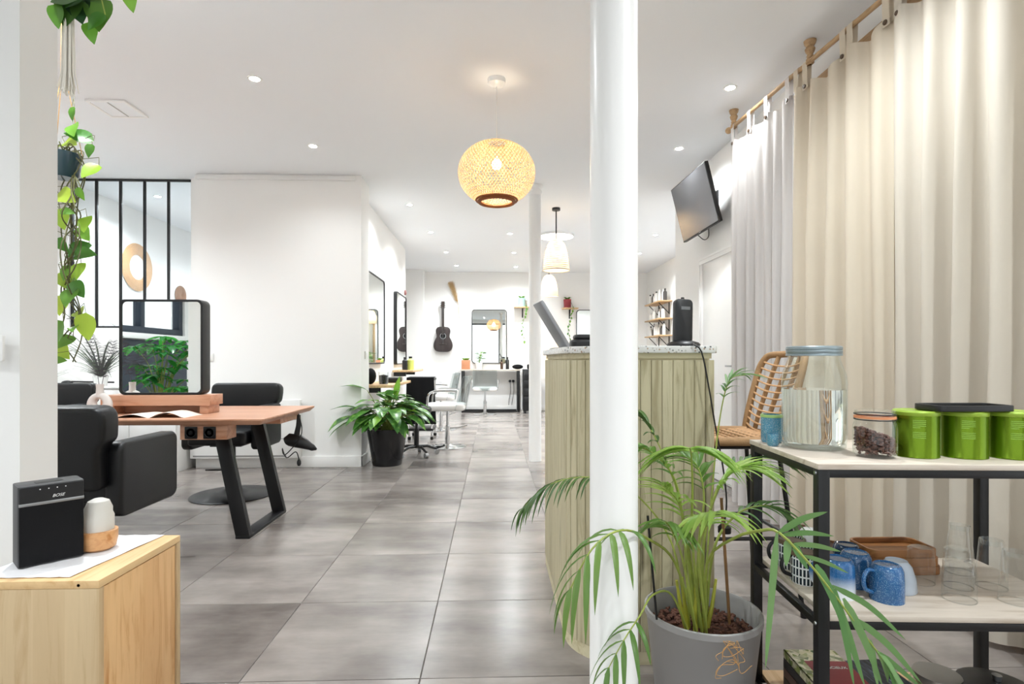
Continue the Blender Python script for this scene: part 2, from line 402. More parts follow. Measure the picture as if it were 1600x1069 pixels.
# columns
def column(name, x, y, r, label, capz=None):
    p = [(r+.001, 0), (r+.001, .004), (r, .006), (r*.99, 1.2), (r*.97, 2.82), (r*1.12, 2.83), (r*1.12, 2.86), (r*1.02, 2.87), (r*1.35, 2.90), (r*1.35, CZ-.001), (0, CZ-.001)]
    o = MB().lathe([(0, 0)]+p, 40, (x, y, 0)).build(name, M['trimw']); return tag(o, label, 'column')
c1 = at(959, 700, 1.45); c2 = at(836, 720, 5.89)
column('column', c1.x, c1.y, .0625, 'white round iron column in front of the counter')
column('column', c2.x, c2.y, .066, 'slimmer-looking white round column behind the counter, farther away')

# ---------------------------------------------------------------- lamps
M['spot'] = emit('spot_lens', '#fff6ea', 60.0); M['ledw'] = emit('led_panel', '#fffaf2', 3.0); M['bulb'] = emit('warm_bulb', '#ffe2b8', 30.0)
tr_me = MB().lathe([(.030, -.001), (.034, -.004), (.044, -.004), (.047, 0), (.030, 0)], 24).mesh('trim_ring', M['trimw'])
ln_me = MB().lathe([(0, -.0025), (.030, -.0025), (.030, 0), (0, 0)], 20).mesh('lens', M['spot'])
SPOTS = [(398, 123, 'above the long table, nearer of the left pair'), (489, 228, 'before the white wall block'), (1141, 137, 'above the curtain rod end'),
         (1061, 232, 'before the tilted television'), (640, 320, 'above the leafy black pot'), (673, 363, 'small and dim, above the rear styling chairs'), (697, 394, 'above the guitar, larger of the two'),
         (713, 415, 'nearest the back wall above the guitar'), (797, 365, 'under the rattan pendant, first of a row of three'), (803, 395, 'middle of the row of three above the back mirror'),
         (806, 417, 'last of the row of three above the back mirror'), (1024, 367, 'left of the television, nearer one'), (999, 396, 'farthest right one above the product shelves')]
DIM = {489: .22, 398: .42, 1141: .2, 1061: .5, 640: .6, 673: .7, 697: .8, 713: .6, 806: .65, 797: 1.2, 803: 1.0, 999: .8, 1024: 1.2}
def spotlight(p, label, grp, k=1):
    e = thing('ceiling_spotlight', label, 'spotlight', (p[0], p[1], CZ-.0005), 0, grp)
    put('trim_ring', tr_me, e, Matrix()); put('lens', ln_me, e, Matrix())
    l = bpy.data.lights.new('spot_lamp', 'SPOT'); l.energy = SPOT_W*k; l.spot_size = math.radians(150); l.spot_blend = .9; l.shadow_soft_size = .04; l.color = (.91, .97, 1)
    o = bpy.data.objects.new('spot_lamp', l); COL.objects.link(o); o.parent = e; o.location = (0, 0, -.02)
for u, v, lab in SPOTS:
    spotlight(at(u, v, (CZ-CAMH)*FPX/(HOR-v)), 'recessed ceiling spotlight '+lab, 'recessed ceiling spotlights', DIM.get(u, 1))
for x, y, k, lab in ((-1.57, 2.2, .8, 'added over the near styling chair, out of view'), (1.25, 2.2, .62, 'added over the serving cart, out of view'), (1.45, .5, .9, 'added unseen to the right of the viewer'), (-.4, -1.2, .6, 'added unseen behind the viewer'), (-2.3, -.6, .9, 'added unseen near the shop window'),  # unseen spots added to brighten the room, except the one seen through glazing
        (-3.7, 4.3, 1.35, 'added unseen over the hidden left end of the long table'), (-3.79, 6.4, 1, 'seen bright through the glazed partition'), (-2.4, 7.0, 1, 'added behind the glazing, hidden by the wall block'), (-3.3, 8.2, 1, 'added unseen deepest in the room behind the glazing'), (-3.5, 1.0, 1, 'added unseen over the umbrella plant'), (2.6, 6.9, .8, 'added out of sight behind the television wall')):
    spotlight((x, y), 'recessed ceiling spotlight '+lab, 'recessed ceiling spotlights', k)
# flush round LED panel
p = at(869, 367, 8.2); e = thing('ceiling_led_panel', 'round white LED panel glowing on the ceiling above the bell lamps', 'ceiling light', (p.x, p.y, CZ-.001))
MB().lathe([(0, -.03), (.25, -.03), (.25, -.001), (0, -.001)], 40).build('diffuser', M['ledw'], e); MB().lathe([(.25, -.033), (.262, -.033), (.262, 0), (.25, 0)], 40).build('rim', M['trimw'], e)
# woven bamboo globe pendant
def weave_mat(name, h1, h2, tl=.45):
    m, t, b, N, L = nt(name); v = coords(t); col = mix(t, noise(t, v, 16, 4), hexc(h1), hexc(h2)); L.new(col, b.inputs['Base Color']); b.inputs['Roughness'].default_value = .6
    tr = N.new('ShaderNodeBsdfTranslucent'); L.new(col, tr.inputs[0]); ms = N.new('ShaderNodeMixShader'); ms.inputs[0].default_value = tl
    L.new(b.outputs[0], ms.inputs[1]); L.new(tr.outputs[0], ms.inputs[2]); L.new(ms.outputs[0], N['Material Output'].inputs[0]); return m
M['bamboo'] = weave_mat('bamboo_strip', '#dcc6a0', '#a88458', .35); M['bamboor'] = weave_mat('bamboo_rim', '#a5642f', '#7a431d', .2); M['wicker'] = weave_mat('white_wicker', '#f0e8da', '#d8cbb6', .4)
pc = at(776, 271, 3.65)
e = thing('pendant_lamp', 'round woven bamboo pendant lamp on a white cord', 'lamp', (pc.x, pc.y, pc.z))
RX, RZ = .256, .203
def sph(th, ph, k=1): return Vector((RX*k*math.sin(th)**.9*math.cos(ph), RX*k*math.sin(th)**.9*math.sin(ph), RZ*k*math.cos(th)))
T0, T1 = .22, PI-.42
for lay, (sg, kk) in enumerate(((1, 1.0), (-1, .985))):
    mb = MB(); NS = 66; SEG = 22
    for i in range(NS):
        p0 = 2*PI*i/NS; rows = []
        for j in range(SEG+1):
            th = T0+(T1-T0)*j/SEG; ph = p0+sg*1.5*j/SEG; w_ = .0036/max(.35, math.sin(th))/RX
            rows.append([sph(th, ph-w_, kk), sph(th, ph+w_, kk)])
        mb.grid(rows)
    o = mb.build('bamboo_weave', M['bamboo'], e); o['kind'] = 'stuff'
for th, m_, r_ in ((T1, 'bamboor', .013), (T1-.09, 'bamboor', .007), (T0, 'bamboo', .006)):
    MB().tube([sph(th, 2*PI*k/36) for k in range(36)], r_, 6, closed=True).build('rim_ring', M[m_], e)
MB().lathe([(0, .03), (.018, .028), (.03, .01), (.032, -.005), (.022, -.028), (0, -.036)], 16, (0, 0, .06)).build('bulb', M['bulb'], e)
MB().lathe([(0, .088), (.016, .088), (.016, .14), (.004, .15), (0, .15)], 12).build('socket', M['white'], e)
zc = CZ-pc.z
MB().tube([(0, 0, .15), (0, 0, zc-.02)], .0035, 8).build('cord', M['white'], e)
MB().lathe([(0, zc-.05), (.03, zc-.05), (.058, zc-.03), (.06, zc-.001), (0, zc-.001)], 28).build('ceiling_rose', M['white'], e)
l = bpy.data.lights.new('pendant_lamp_light', 'POINT'); l.energy = BULB_W; l.shadow_soft_size = .05; l.color = (1, .88, .68); o = bpy.data.objects.new('pendant_lamp_light', l); COL.objects.link(o); o.parent = e; o.location = (0, 0, .0)
# bell shaped wicker lamps
def bell(u, vtop, d, label):
    p = at(u, vtop, d); e = thing('bell_lamp', label, 'lamp', (p.x, p.y, p.z), 0, 'white wicker bell lamps')
    prof = [(.045, 0), (.075, -.015), (.105, -.06), (.128, -.13), (.145, -.22), (.155, -.30), (.158, -.37)]
    sh = MB().lathe(prof, 28); sh.build('shade', M['wicker'], e)
    for k in range(16):
        z = -.37*k/15; 
        for (r0, z0), (r1, z1) in zip(prof, prof[1:]):
            if z1-1e-6 <= z <= z0+1e-6: r = r0+(r1-r0)*(z-z0)/(z1-z0)
        MB().tube([((r+.003)*Vector((math.cos(2*PI*q/24), math.sin(2*PI*q/24), 0))+Vector((0, 0, z))) for q in range(24)], .0042 if k < 15 else .008, 4, closed=True).build('wicker_band', M['wicker'], e)
    h = CZ-p.z
    MB().tube([(0, 0, -.04), (0, 0, h-.02)], .008, 8).build('rod', M['black'], e)
    MB().lathe([(0, h-.03), (.05, h-.03), (.05, h-.001), (0, h-.001)], 20).build('ceiling_rose', M['black'], e)
    MB().lathe([(0, -.05), (.02, -.06), (.032, -.10), (.02, -.13), (0, -.14)], 14).build('bulb', M['bulb'], e)
    l = bpy.data.lights.new('bell_lamp_light', 'POINT'); l.energy = 3; l.shadow_soft_size = .04; l.color = (1, .86, .66); o = bpy.data.objects.new('bell_lamp_light', l); COL.objects.link(o); o.parent = e; o.location = (0, 0, -.2)
bell(869, 375, 6.75, 'white wicker bell pendant lamp on a black rod, nearer of two'); bell(858, 430, 9.9, 'white wicker bell pendant lamp, farther and lower in view')
# ceiling access grille
q = at(184, 169, 4.07); e = thing('ceiling_vent', 'square white air vent in the ceiling above the long table', 'vent', (q.x, q.y, CZ-.001))
MB().ring(rrect(-.14, -.14, .14, .14, .004, 1), rrect(-.12, -.12, .12, .12, .003, 1), -.012, 0).build('vent_frame', M['trimw'], e)
MB().box(-.12, -.12, -.006, .12, .12, 0).build('vent_plate', M['ceil'], e, smooth=False); MB().box(-.004, -.12, -.010, .004, .12, -.006).build('vent_bar', mat('vent_grey', '#b9b8b6', .6), e, smooth=False)
# ---------------------------------------------------------------- reception counter
CX0, CX1, CY0, CY1 = .275, .786, 1.93, 3.12
ccx, ccy = (CX0+CX1)/2, (CY0+CY1)/2
def outl(g, n=8): return rrect(CX0-g-ccx, CY0-g-ccy, CX1+g-ccx, CY1+g-ccy, [.03+max(g, -.02), .2+g, .2+g, .03+max(g, -.02)], n)
ct = thing('reception_counter', 'curved reception counter clad in pale green-brown wood slats with a terrazzo top', 'counter', (ccx, ccy, 0))
MB().prism(outl(-.013), .05, 1.088, 'z').build('counter_body', M['basew'], ct)
MB().prism(outl(-.002), 0, .045, 'z').build('base_strip', M['basew'], ct)
MB().prism(outl(-.006), 1.078, 1.097, 'z').build('top_rail', M['basew'], ct)
MB().prism(outl(.012), 1.097, 1.122, 'z').build('terrazzo_top', M['terrazzo'], ct, bevel=.003)
pl = MB().prism([(-.0185, 0), (-.0185, .010), (-.016, .012), (.016, .012), (.0185, .010), (.0185, 0)], .045, 1.072, 'z').mesh('slat', M['slat'], ang=20)
pts = outl(-.013, 24); pts.append(pts[0]); acc = 0; nxt = .019
for a, b in zip(pts, pts[1:]):
    a, b = Vector((a[0], a[1], 0)), Vector((b[0], b[1], 0)); L_ = (b-a).length
    if L_ < 1e-6: continue
    while nxt <= acc+L_:
        q = a+(b-a)*((nxt-acc)/L_); d = (b-a).normalized()
        put('slat', pl, ct, Matrix.Translation(q) @ Matrix.Rotation(math.atan2(d.y, d.x)+PI, 4, 'Z')); nxt += .0384
    acc += L_
# phone
TZ = 1.122
ph = at(1068, 540, 2.03); e = thing('cordless_phone', 'black cordless phone standing in its charging base on the counter', 'phone', (ph.x, ph.y, TZ), .1)
MB().lathe([(0, 0), (.058, 0), (.062, .006), (.056, .014), (.03, .022), (0, .024)], 32, sy=.8).build('charging_base', M['plasticb'], e)
hs = MB().prism(rrect(-.034, 0, .034, .158, [.016, .016, .004, .004]), -.016, .012, 'y').build('handset', M['plasticb'], e, bevel=.005); hs.location = (-.004, .004, .016); hs.rotation_euler = (-.08, .05, 0)
MB().box(-.012, -.0175, .118, .022, -.0158, .130).build('display', mat('grey_lcd', '#6d6f70', .2), hs, smooth=False)
MB().lathe([(0, 0), (.008, 0), (.006, .01), (0, .011)], 12, (0, 0, .156)).build('antenna_nub', M['plasticb'], hs)
cbl = [(ph.x+.04, ph.y-.03, TZ+.006), (.70, 1.913, TZ+.004), (.725, 1.905, 1.10), (.748, 1.90, .98), (.770, 1.90, .85), (.80, 1.905, .70), (.815, 1.91, .58), (.81, 1.915, .50)]
tag(MB().tube(bez(cbl, 30), .0028, 6).build('phone_cable', M['plasticb']), 'thin black phone cable hanging down the counter end', 'cable')
tag(MB().lathe([(0, 0), (.022, 0), (.022, .02), (.012, .03), (0, .03)], 16, (.81, 1.915, .468)).build('cable_switch', M['plasticb']), 'round black cable switch hanging beside the counter', 'switch')
# payment screen seen from behind: tilted slab on a foot
sc_ = at(872, 541, 2.62); e = thing('tablet_screen', 'grey tablet screen tilted on the counter, seen from behind', 'screen', (sc_.x, sc_.y, TZ))
sl = MB().box(-.008, -.075, 0, .008, .075, .255).build('screen_back', mat('grey_aluminium', '#8f9093', .4, .3), e, bevel=.004); sl.rotation_euler = (0, -.56, .15); sl.location = (.035, 0, .004)
gl_ = MB().box(.008, -.07, .008, .0095, .07, .247).build('screen_glass', M['plasticb'], sl, smooth=False)
MB().box(-.035, -.06, 0, .075, .06, .008).build('stand_foot', M['steel'], e, bevel=.003)
bg = at(915, 541, 2.3); e = thing('card_terminal_case', 'black rounded case lying on the counter beside the tablet', 'case', (bg.x, bg.y, TZ))
MB().prism(rrect(-.065, -.05, .065, .05, .03), 0, .035).build('case_bottom', M['plasticb'], e, bevel=.012, seg=3); MB().prism(rrect(-.05, -.04, .065, .05, .025), .033, .056).build('case_lid', M['plasticb'], e, bevel=.011, seg=3)

# ---------------------------------------------------------------- pine cabinet, speaker, candle
cx0, cx1, cy0, cy1, cz = -1.30, -.98, 1.413, 1.772, .524
e = thing('pine_cabinet', 'small light pine cabinet with an inset door in the near left corner', 'cabinet', ((cx0+cx1)/2, (cy0+cy1)/2, 0)); ox, oy = e.location.x, e.location.y
MB().box(cx0-ox, cy0-oy, cz-.020, cx1-ox, cy1-oy, cz).build('top_board', M['pinet'], e, bevel=.0015)
MB().box(cx0-ox, cy0-oy, 0, cx1-ox, cy0-oy+.018, cz-.0205).build('end_panel', M['pine'], e, bevel=.001)
MB().box(cx0-ox, cy1-oy-.018, 0, cx1-ox, cy1-oy, cz-.0205).build('end_panel', M['pine'], e, bevel=.001)
MB().box(cx0-ox, cy0-oy+.018, .0, cx0-ox+.012, cy1-oy-.018, cz-.0205).build('back_panel', M['pine'], e)
MB().box(cx0-ox+.012, cy0-oy+.018, .03, cx1-ox-.002, cy1-oy-.018, .048).build('bottom_board', M['pinet'], e)
MB().box(cx1-ox-.020, cy0-oy+.0215, .052, cx1-ox-.004, cy1-oy-.0215, cz-.024).build('door', M['pined'], e, bevel=.001)
MB().lathe([(0, -.0015), (.004, -.001), (.004, 0), (0, 0)], 14).build('screw', M['steel'], e).matrix_basis = Matrix.Translation((.05+.06, cy0-oy, cz-.0115)) @ Matrix.Rotation(PI/2, 4, 'X')
# napkin
rows = []
for j in range(15):
    r = []
    for i in range(19):
        x = cx0+.004+(cx1-.05-cx0)*i/18; y = cy0+.02+(cy1-.025-cy0)*j/14-.0*i
        x += -.10*(1-j/14)*(i/18)*.4
        r.append((x, y, cz+.0015+.0012*(1+math.sin(i*1.7+j*.9))*(.3+.7*random.random())))
    rows.append(r)
tag(MB().grid(rows).build('paper_napkin', cloth('white_paper_cloth', '#f1f0f2', .1), solid=.0008), 'crumpled white cloth spread over the pine cabinet', 'cloth')
NZ = cz+.0045
# speaker (rotated)
a0, a1 = at(28, 893, 1.439), at(132, 868, 1.545); sd = Vector((a1.x-a0.x, a1.y-a0.y, 0)).normalized(); smid = Vector(((a0.x+a1.x)/2, (a0.y+a1.y)/2, NZ))
e = thing('bluetooth_speaker', 'black upright loudspeaker with a silver strip on the pine cabinet', 'speaker', smid, math.atan2(sd.y, sd.x))
MB().prism(rrect(-.070, 0, .070, .087, .010), 0, .212).build('speaker_body', mat('charcoal_plastic', '#3a3a3c', .5), e, bevel=.002)
MB().prism(rrect(-.068, -.003, .068, .004, .003), .004, .160).build('speaker_grille', M['fabricb'], e)
MB().prism(rrect(-.068, -.003, .068, .004, .003), .168, .209).build('control_panel', M['plasticb'], e)
MB().box(-.0685, -.0038, .160, .0685, .003, .168).build('silver_strip', M['steel'], e, bevel=.001)
MB().prism(rrect(-.03, .03, .03, .06, .004), .2118, .2128).build('button_pad', M['plasticb'], e)
for k in range(4): MB().lathe([(0, 0), (.0016, 0), (.0016, .0006), (0, .0006)], 8).build('button_mark', M['white'], e).matrix_basis = Matrix.Translation((-.026+.018*k, -.003, .201)) @ Matrix.Rotation(PI/2, 4, 'X')
def text(s, size, m, parent, Mx, name='lettering', shear=0):
    c = bpy.data.curves.new(name, 'FONT'); c.body = s; c.size = size; c.extrude = .0003; c.shear = shear; c.align_x = 'CENTER'
    o = bpy.data.objects.new(name, c); COL.objects.link(o); dg = bpy.context.evaluated_depsgraph_get(); me = bpy.data.meshes.new_from_object(o.evaluated_get(dg)); bpy.data.objects.remove(o)
    me.materials.clear(); me.materials.append(m); return put(name, me, parent, Mx)
text('BOSE', .011, M['white'], e, Matrix.Translation((.012, -.0033, .176)) @ Matrix.Rotation(PI/2, 4, 'X'), shear=.35)
# diffuser candle
q = at(154, 850, 1.60); e = thing('aroma_diffuser', 'frosted glass dome in a turned wooden bowl beside the loudspeaker', 'diffuser', (q.x, q.y, NZ))
MB().lathe([(0, 0), (.034, 0), (.042, .006), (.047, .03), (.047, .054), (.042, .056), (0, .05)], 36).build('wooden_bowl', wood('turned_beech', '#dba571', '#b97b45', 'x', 2, .4), e)
m_, t_, b_, _, _ = nt('frosted_glass'); b_.inputs['Base Color'].default_value = hexc('#f1efe8'); b_.inputs['Roughness'].default_value = .45; b_.inputs['Transmission Weight'].default_value = .35; M['frost'] = m_
MB().lathe([(.038, .052), (.038, .095), (.034, .105), (.034, .118), (.026, .138), (.012, .145), (0, .146)], 36).build('glass_dome', M['frost'], e)

# ---------------------------------------------------------------- long table
TX0, TX1, TY0, TY1, TZt = -3.95, -1.31, 3.205, 4.125, .735
tcx, tcy = (TX0+TX1)/2, (TY0+TY1)/2
e = thing('long_table', 'long reddish wooden table with sloping edges and black slanted steel legs', 'table', (tcx, tcy, 0))
hx, hy = (TX1-TX0)/2, (TY1-TY0)/2
mb = MB(); lo = rrect(-hx+.028, -hy+.022, hx-.028, hy-.022, .012, 2); hi = rrect(-hx, -hy, hx, hy, .012, 2); n = len(lo)
mb.add([(x, y, TZt-.036) for x, y in lo]+[(x, y, TZt-.010) for x, y in hi]+[(x, y, TZt) for x, y in hi], [tuple(range(n))[::-1], tuple(range(2*n, 3*n))]+[(r*n+i, r*n+(i+1) % n, (r+1)*n+(i+1) % n, (r+1)*n+i) for r in (0, 1) for i in range(n)])
mb.build('table_top', M['tablewood'], e, bevel=.002)
for s in (1, -1):
    xb, xt = (-1.5-tcx, -1.70-tcx) if s == 1 else (-3.76-tcx, -3.56-tcx)
    for yb, yt in ((3.36-tcy+.03, 3.50-tcy), (3.97-tcy-.03, 4.03-tcy)):
        w2 = .042; h2 = .02
        MB().add([(xb-w2, yb-h2, .018), (xb+w2, yb-h2, .018), (xb+w2, yb+h2, .018), (xb-w2, yb+h2, .018), (xt-w2, yt-h2, TZt-.037), (xt+w2, yt-h2, TZt-.037), (xt+w2, yt+h2, TZt-.037), (xt-w2, yt+h2, TZt-.037)],
                 [(0,3,2,1), (4,5,6,7), (0,1,5,4), (1,2,6,5), (2,3,7,6), (3,0,4,7)]).build('leg', M['black'], e, bevel=.0015)
    MB().box(xb-.042, 3.36-tcy+.01, 0, xb+.042, 3.97-tcy-.01, .018).build('foot_bar', M['black'], e, bevel=.0015)
MB().box(TX1-.16-tcx, 3.62-tcy, TZt-.075, TX1-.06-tcx, 3.95-tcy, TZt-.037).build('apron', M['tablewood'], e, bevel=.001)
sb = MB().box(-1.80-tcx, 3.25-tcy, .612, -1.535-tcx, 3.37-tcy, TZt-.037).build('socket_box', M['tablewood'], e, bevel=.002)
for x in (-1.735, -1.630):
    MB().box(x-.035-tcx, 3.241-tcy, .618, x+.035-tcx, 3.25-tcy, .688).build('socket', M['plasticb'], sb, bevel=.003)
    o = MB().lathe([(.012, 0), (.024, 0), (.026, .003), (.028, .003), (.028, 0)], 24).build('socket_ring', M['plasticb'], sb); o.matrix_basis = Matrix.Translation((x-tcx, 3.241-tcy, .653)) @ Matrix.Rotation(PI/2, 4, 'X')
# riser + mirror
e = thing('wooden_riser', 'low wooden riser standing on the long table under the mirror', 'riser', (-2.1, 3.60, TZt))
MB().box(-.33, -.085, .052, .335, .085, .117).build('riser_top', M['tablewood'], e, bevel=.002)
for x in (-.31, .265): MB().box(x, -.07, 0, x+.055, .07, .052).build('riser_leg', M['tablewood'], e, bevel=.002)
MB().box(-.25, .02, 0, .26, .04, .052).build('riser_back', M['tablewood'], e)
def mirror_box(name, label, w_, h_, dp, loc, rz, r=.05, fr=.014, group=None, back=True):
    e = thing(name, label, 'mirror', loc, rz, group); o_, i_ = rrect(-w_/2, 0, w_/2, h_, r, 6), rrect(-w_/2+fr, fr, w_/2-fr, h_-fr, r*.8, 6)
    MB().ring(o_, i_, -dp/2, dp/2, 'y').build('mirror_frame', M['black'], e, bevel=.002)
    MB().prism(rrect(-w_/2+fr*.6, fr*.6, w_/2-fr*.6, h_-fr*.6, r*.85, 6), -dp/2+.008, -dp/2+.012, 'y').build('mirror_glass', M['mirror'], e, smooth=False)
    if back: MB().prism(rrect(-w_/2+fr*.6, fr*.6, w_/2-fr*.6, h_-fr*.6, r*.85, 6), dp/2-.012, dp/2-.008, 'y').build('mirror_glass', M['mirror'], e, smooth=False)
    return e
mirror_box('table_mirror', 'black framed double sided mirror standing on the wooden riser, reflecting green leaves', .515, .60, .095, (-2.085, 3.60, TZt+.1175), 0, .035)
# vase with feathers
q = Vector((-2.36, 3.41, TZt)); e = thing('donut_vase', 'white ring-shaped ceramic vase holding dark feathery plumes', 'vase', q)
M['stone'] = mat('matte_stoneware', '#cfc8c4', .7, var=.05, vs=12)
mb = MB(); N1, N2 = 28, 14; rows = []
for i in range(N1):
    a = 2*PI*i/N1; c = Vector((.046*math.sin(a), 0, .072-.05*math.cos(a))); rr = .026+.006*math.cos(a)
    rows.append([c+Vector((math.sin(a)*rr*math.cos(2*PI*k/N2), rr*1.05*math.sin(2*PI*k/N2), -math.cos(a)*rr*math.cos(2*PI*k/N2))) for k in range(N2)])
rows.append(rows[0]); mb.grid(rows, True)
for i, p in enumerate(mb.v):
    if p.z < .0: p.z = 0
mb.build('vase_body', M['stone'], e); MB().lathe([(.024, .115), (.020, .14), (.0185, .165), (.021, .192), (.017, .192), (.014, .165), (0, .16)], 20).build('vase_neck', M['stone'], e)
M['plume'] = mat('dark_plume', '#4a444a', .9)
for base, tip, ln in (((0, 0, .15), (-.07, .02, .50), 1), ((.004, 0, .15), (.10, -.02, .46), 1)):
    b_, t_ = Vector(base), Vector(tip); mb = MB(); path = bez([b_, b_*.55+t_*.45+Vector((0, 0, .03)), t_], 16); mb.tube(path, [.0018*(1-.7*i/(len(path)-1)) for i in range(len(path))], 5)
    for k in range(420):
        s = random.uniform(.25, 1); p = path[int(s*(len(path)-1))]; sd = random.choice((-1, 1)); L_ = .055*math.sin(PI*min(1, (1.06-s)*1.1))+.012
        d = Vector((sd*random.uniform(.4, 1), random.uniform(-.6, .6), random.uniform(-.2, .9))).normalized(); m1 = p+d*L_*.6; m2 = p+d*L_+Vector((sd*.004, 0, -.012))
        w_ = Vector((0, 0, .00045)); mb.add([p-w_, p+w_, m1-w_, m1+w_, m2], [(0, 2, 3, 1), (2, 4, 3)])
    o = mb.build('plume', M['plume'], e, smooth=False)
# open newspaper
q = Vector((-2.0, 3.385, TZt)); M['paper'] = mat('paper', '#e3d6cb', .9, var=.06, vs=20)
e = thing('magazine', 'open folded paper magazine lying on the long table', 'magazine', q)
for s in (-1, 1):
    rows = [[(s*.21*t, y, .002+.026*math.sin(PI*min(1, t*1.05))*(1 if s > 0 else .6)+.004*math.sin(9*y+t*5)) for t in [i/10 for i in range(11)]] for y in (-.10, -.03, .04, .10)]
    MB().grid(rows).build('page', M['paper'], e, solid=.002)

# ---------------------------------------------------------------- black styling chairs (front towards +Y)
def styling_chair(label, loc, rz):
    e = thing('styling_chair', label, 'chair', loc, rz, 'black padded styling chairs')
    out = []
    def rp(x, z): return (x, z)
    poly = rrect(-.235, .50, .235, .70, .02, 3)
    back = [(.24, .52), (.24, .70), (.275, .73), (.282, .80)]+[(.282-.05+.05*math.cos(a), .83+.05*math.sin(a)) for a in [PI/2*i/5 for i in range(6)]]
    poly = back+[(-x, z) for x, z in back[::-1]]
    bk = MB().prism(poly, -.055, .055, 'y').build('backrest', M['leather'], e, bevel=.022, seg=3); bk.location = (0, -.235, .0); bk.rotation_euler = (.10, 0, 0)
    bk.location = (0, -.19, 0)
    MB().prism(rrect(-.215, -.17, .215, .28, .04), .43, .535, 'z').build('seat', M['leather'], e, bevel=.02, seg=3)
    for s in (-1, 1):
        MB().prism(rrect(-.235, .385, .20, .715, .045, 5), s*.222 if s > 0 else -.296, .296 if s > 0 else -.222, 'x').build('armrest', M['leather'], e, bevel=.016, seg=3)
    MB().box(-.12, -.12, .40, .12, .12, .43).build('seat_plate', M['black'], e, bevel=.003)
    MB().lathe([(0, .02), (.03, .02), (.03, .24), (.022, .245), (.022, .40), (0, .40)], 20).build('pump_column', M['black'], e)
    MB().lathe([(0, 0), (.305, 0), (.308, .006), (.30, .012), (.15, .03), (.05, .055), (.035, .07), (0, .07)], 44).build('round_base', M['black'], e)
    MB().tube([(.02, 0, .21), (.09, .0, .20), (.22, -.02, .195)], .007, 8).build('pump_lever', M['black'], e)
    return e
ch = styling_chair('black padded styling chair seen from behind, in front of the long table', (-1.905, 2.69, 0), 0)
dup(ch, (-2.065, 4.47, 0), PI, 'black padded styling chair on the far side of the table, by the hanging hair dryer')
dup(ch, (-3.62, 4.52, 0), PI, 'black padded styling chair on the far side behind the white vase')
# hair dryer hanging under the table end
q = at(466, 690, 3.80); e = thing('hair_dryer', 'black hair dryer hanging by its handle from the table end', 'hair dryer', (q.x, q.y, .35))
MB().tube([(0, 0, .365), (0, 0, .345)], .002, 6).build('hook', M['black'], e)
MB().tube([(.004, 0, .345), (.002, 0, .27), (-.012, 0, .20)], [.012, .017, .02], 12).build('handle', M['plasticb'], e)
MB().tube([(-.085, .0, .165), (-.06, 0, .175), (0, 0, .165), (.045, 0, .145), (.085, 0, .125), (.10, 0, .118)], [.028, .044, .047, .036, .024, .022], 16).build('barrel', M['plasticb'], e)
MB().tube([(.10, 0, .118), (.125, 0, .108)], [.022, .006], 12).build('nozzle', M['plasticb'], e)
MB().tube(bez([(.004, 0, .35), (.035, -.03, .25), (.02, -.05, .18), (-.07, -.05, .08), (-.1, -.02, .12), (-.06, -.05, .06), (0, -.05, .10), (.012, -.02, .045)], 40), .0035, 6).build('cord', M['plasticb'], e)
MB().lathe([(0, 0), (.008, 0), (.014, .012), (.014, .028), (.006, .045), (0, .047)], 12, (.012, -.02, 0)).build('plug', M['plasticb'], e)
# heater, switches, sideboard
e = thing('convector_heater', 'flat white convector heater on the wall block behind the table', 'heater', (-2.43, 5.56, .105))
MB().box(-.53, -.045, 0, .53, .02, .575).build('heater_body', M['trimw'], e, bevel=.008)
for z in (.19, .378): MB().box(-.51, -.0475, z, .51, -.0445, z+.005).build('groove', mat('groove_grey', '#a9a8a6', .6), e, smooth=False)
MB().box(-.5, -.046, .015, .4, -.040, .03).build('air_slot', mat('slot_grey', '#8b8987', .7), e, smooth=False)
def switch(name, label, p, nrm):
    e = thing(name, label, 'switch', p, nrm); MB().prism(rrect(-.04, -.04, .04, .04, .006), -.010, 0, 'y').build('plate', M['trimw'], e, bevel=.002); MB().prism(rrect(-.026, -.028, .026, .028, .004), -.014, -.010, 'y').build('rocker', M['trimw'], e, bevel=.001)
switch('light_switch', 'white light switch on the wall block above the table mirror edge', (at(334, 558, 5.58).x, 5.5995, at(334, 558, 5.58).z), 0)
switch('light_switch', 'white light switch on the narrow side of the wall block', (-1.3195, 5.78, at(572, 555, 5.75).z), PI/2)
switch('light_switch', 'white round-edged switch on the near left wall at the picture edge', (at(9, 545, 1.74).x, 1.7445, at(9, 545, 1.74).z), 0)
e = thing('white_sideboard', 'white drawer sideboard under the glazed partition', 'sideboard', (-3.66, 5.56, 0))
MB().box(-.66, -.18, 0, .66, .185, .80).build('carcass', M['trimw'], e, bevel=.003); MB().box(-.67, -.2, .80, .67, .185, .82).build('top_board', M['trimw'], e, bevel=.002)
for i in range(3):
    for z in range(3): MB().box(-.65+.435*i, -.196, .06+.245*z, -.22+.435*i, -.18, .295+.245*z).build('drawer', M['trimw'], e, bevel=.003)
tag(MB().tube([at(112, 627, 5.42), at(178, 628, 5.42)], .008, 8).ball(at(105, 629, 5.42), .035, sc=(1.6, 1, .7)).build('hair_straightener', M['plasticb']), 'black styling tool lying on the white sideboard', 'styling tool').location.z = .821
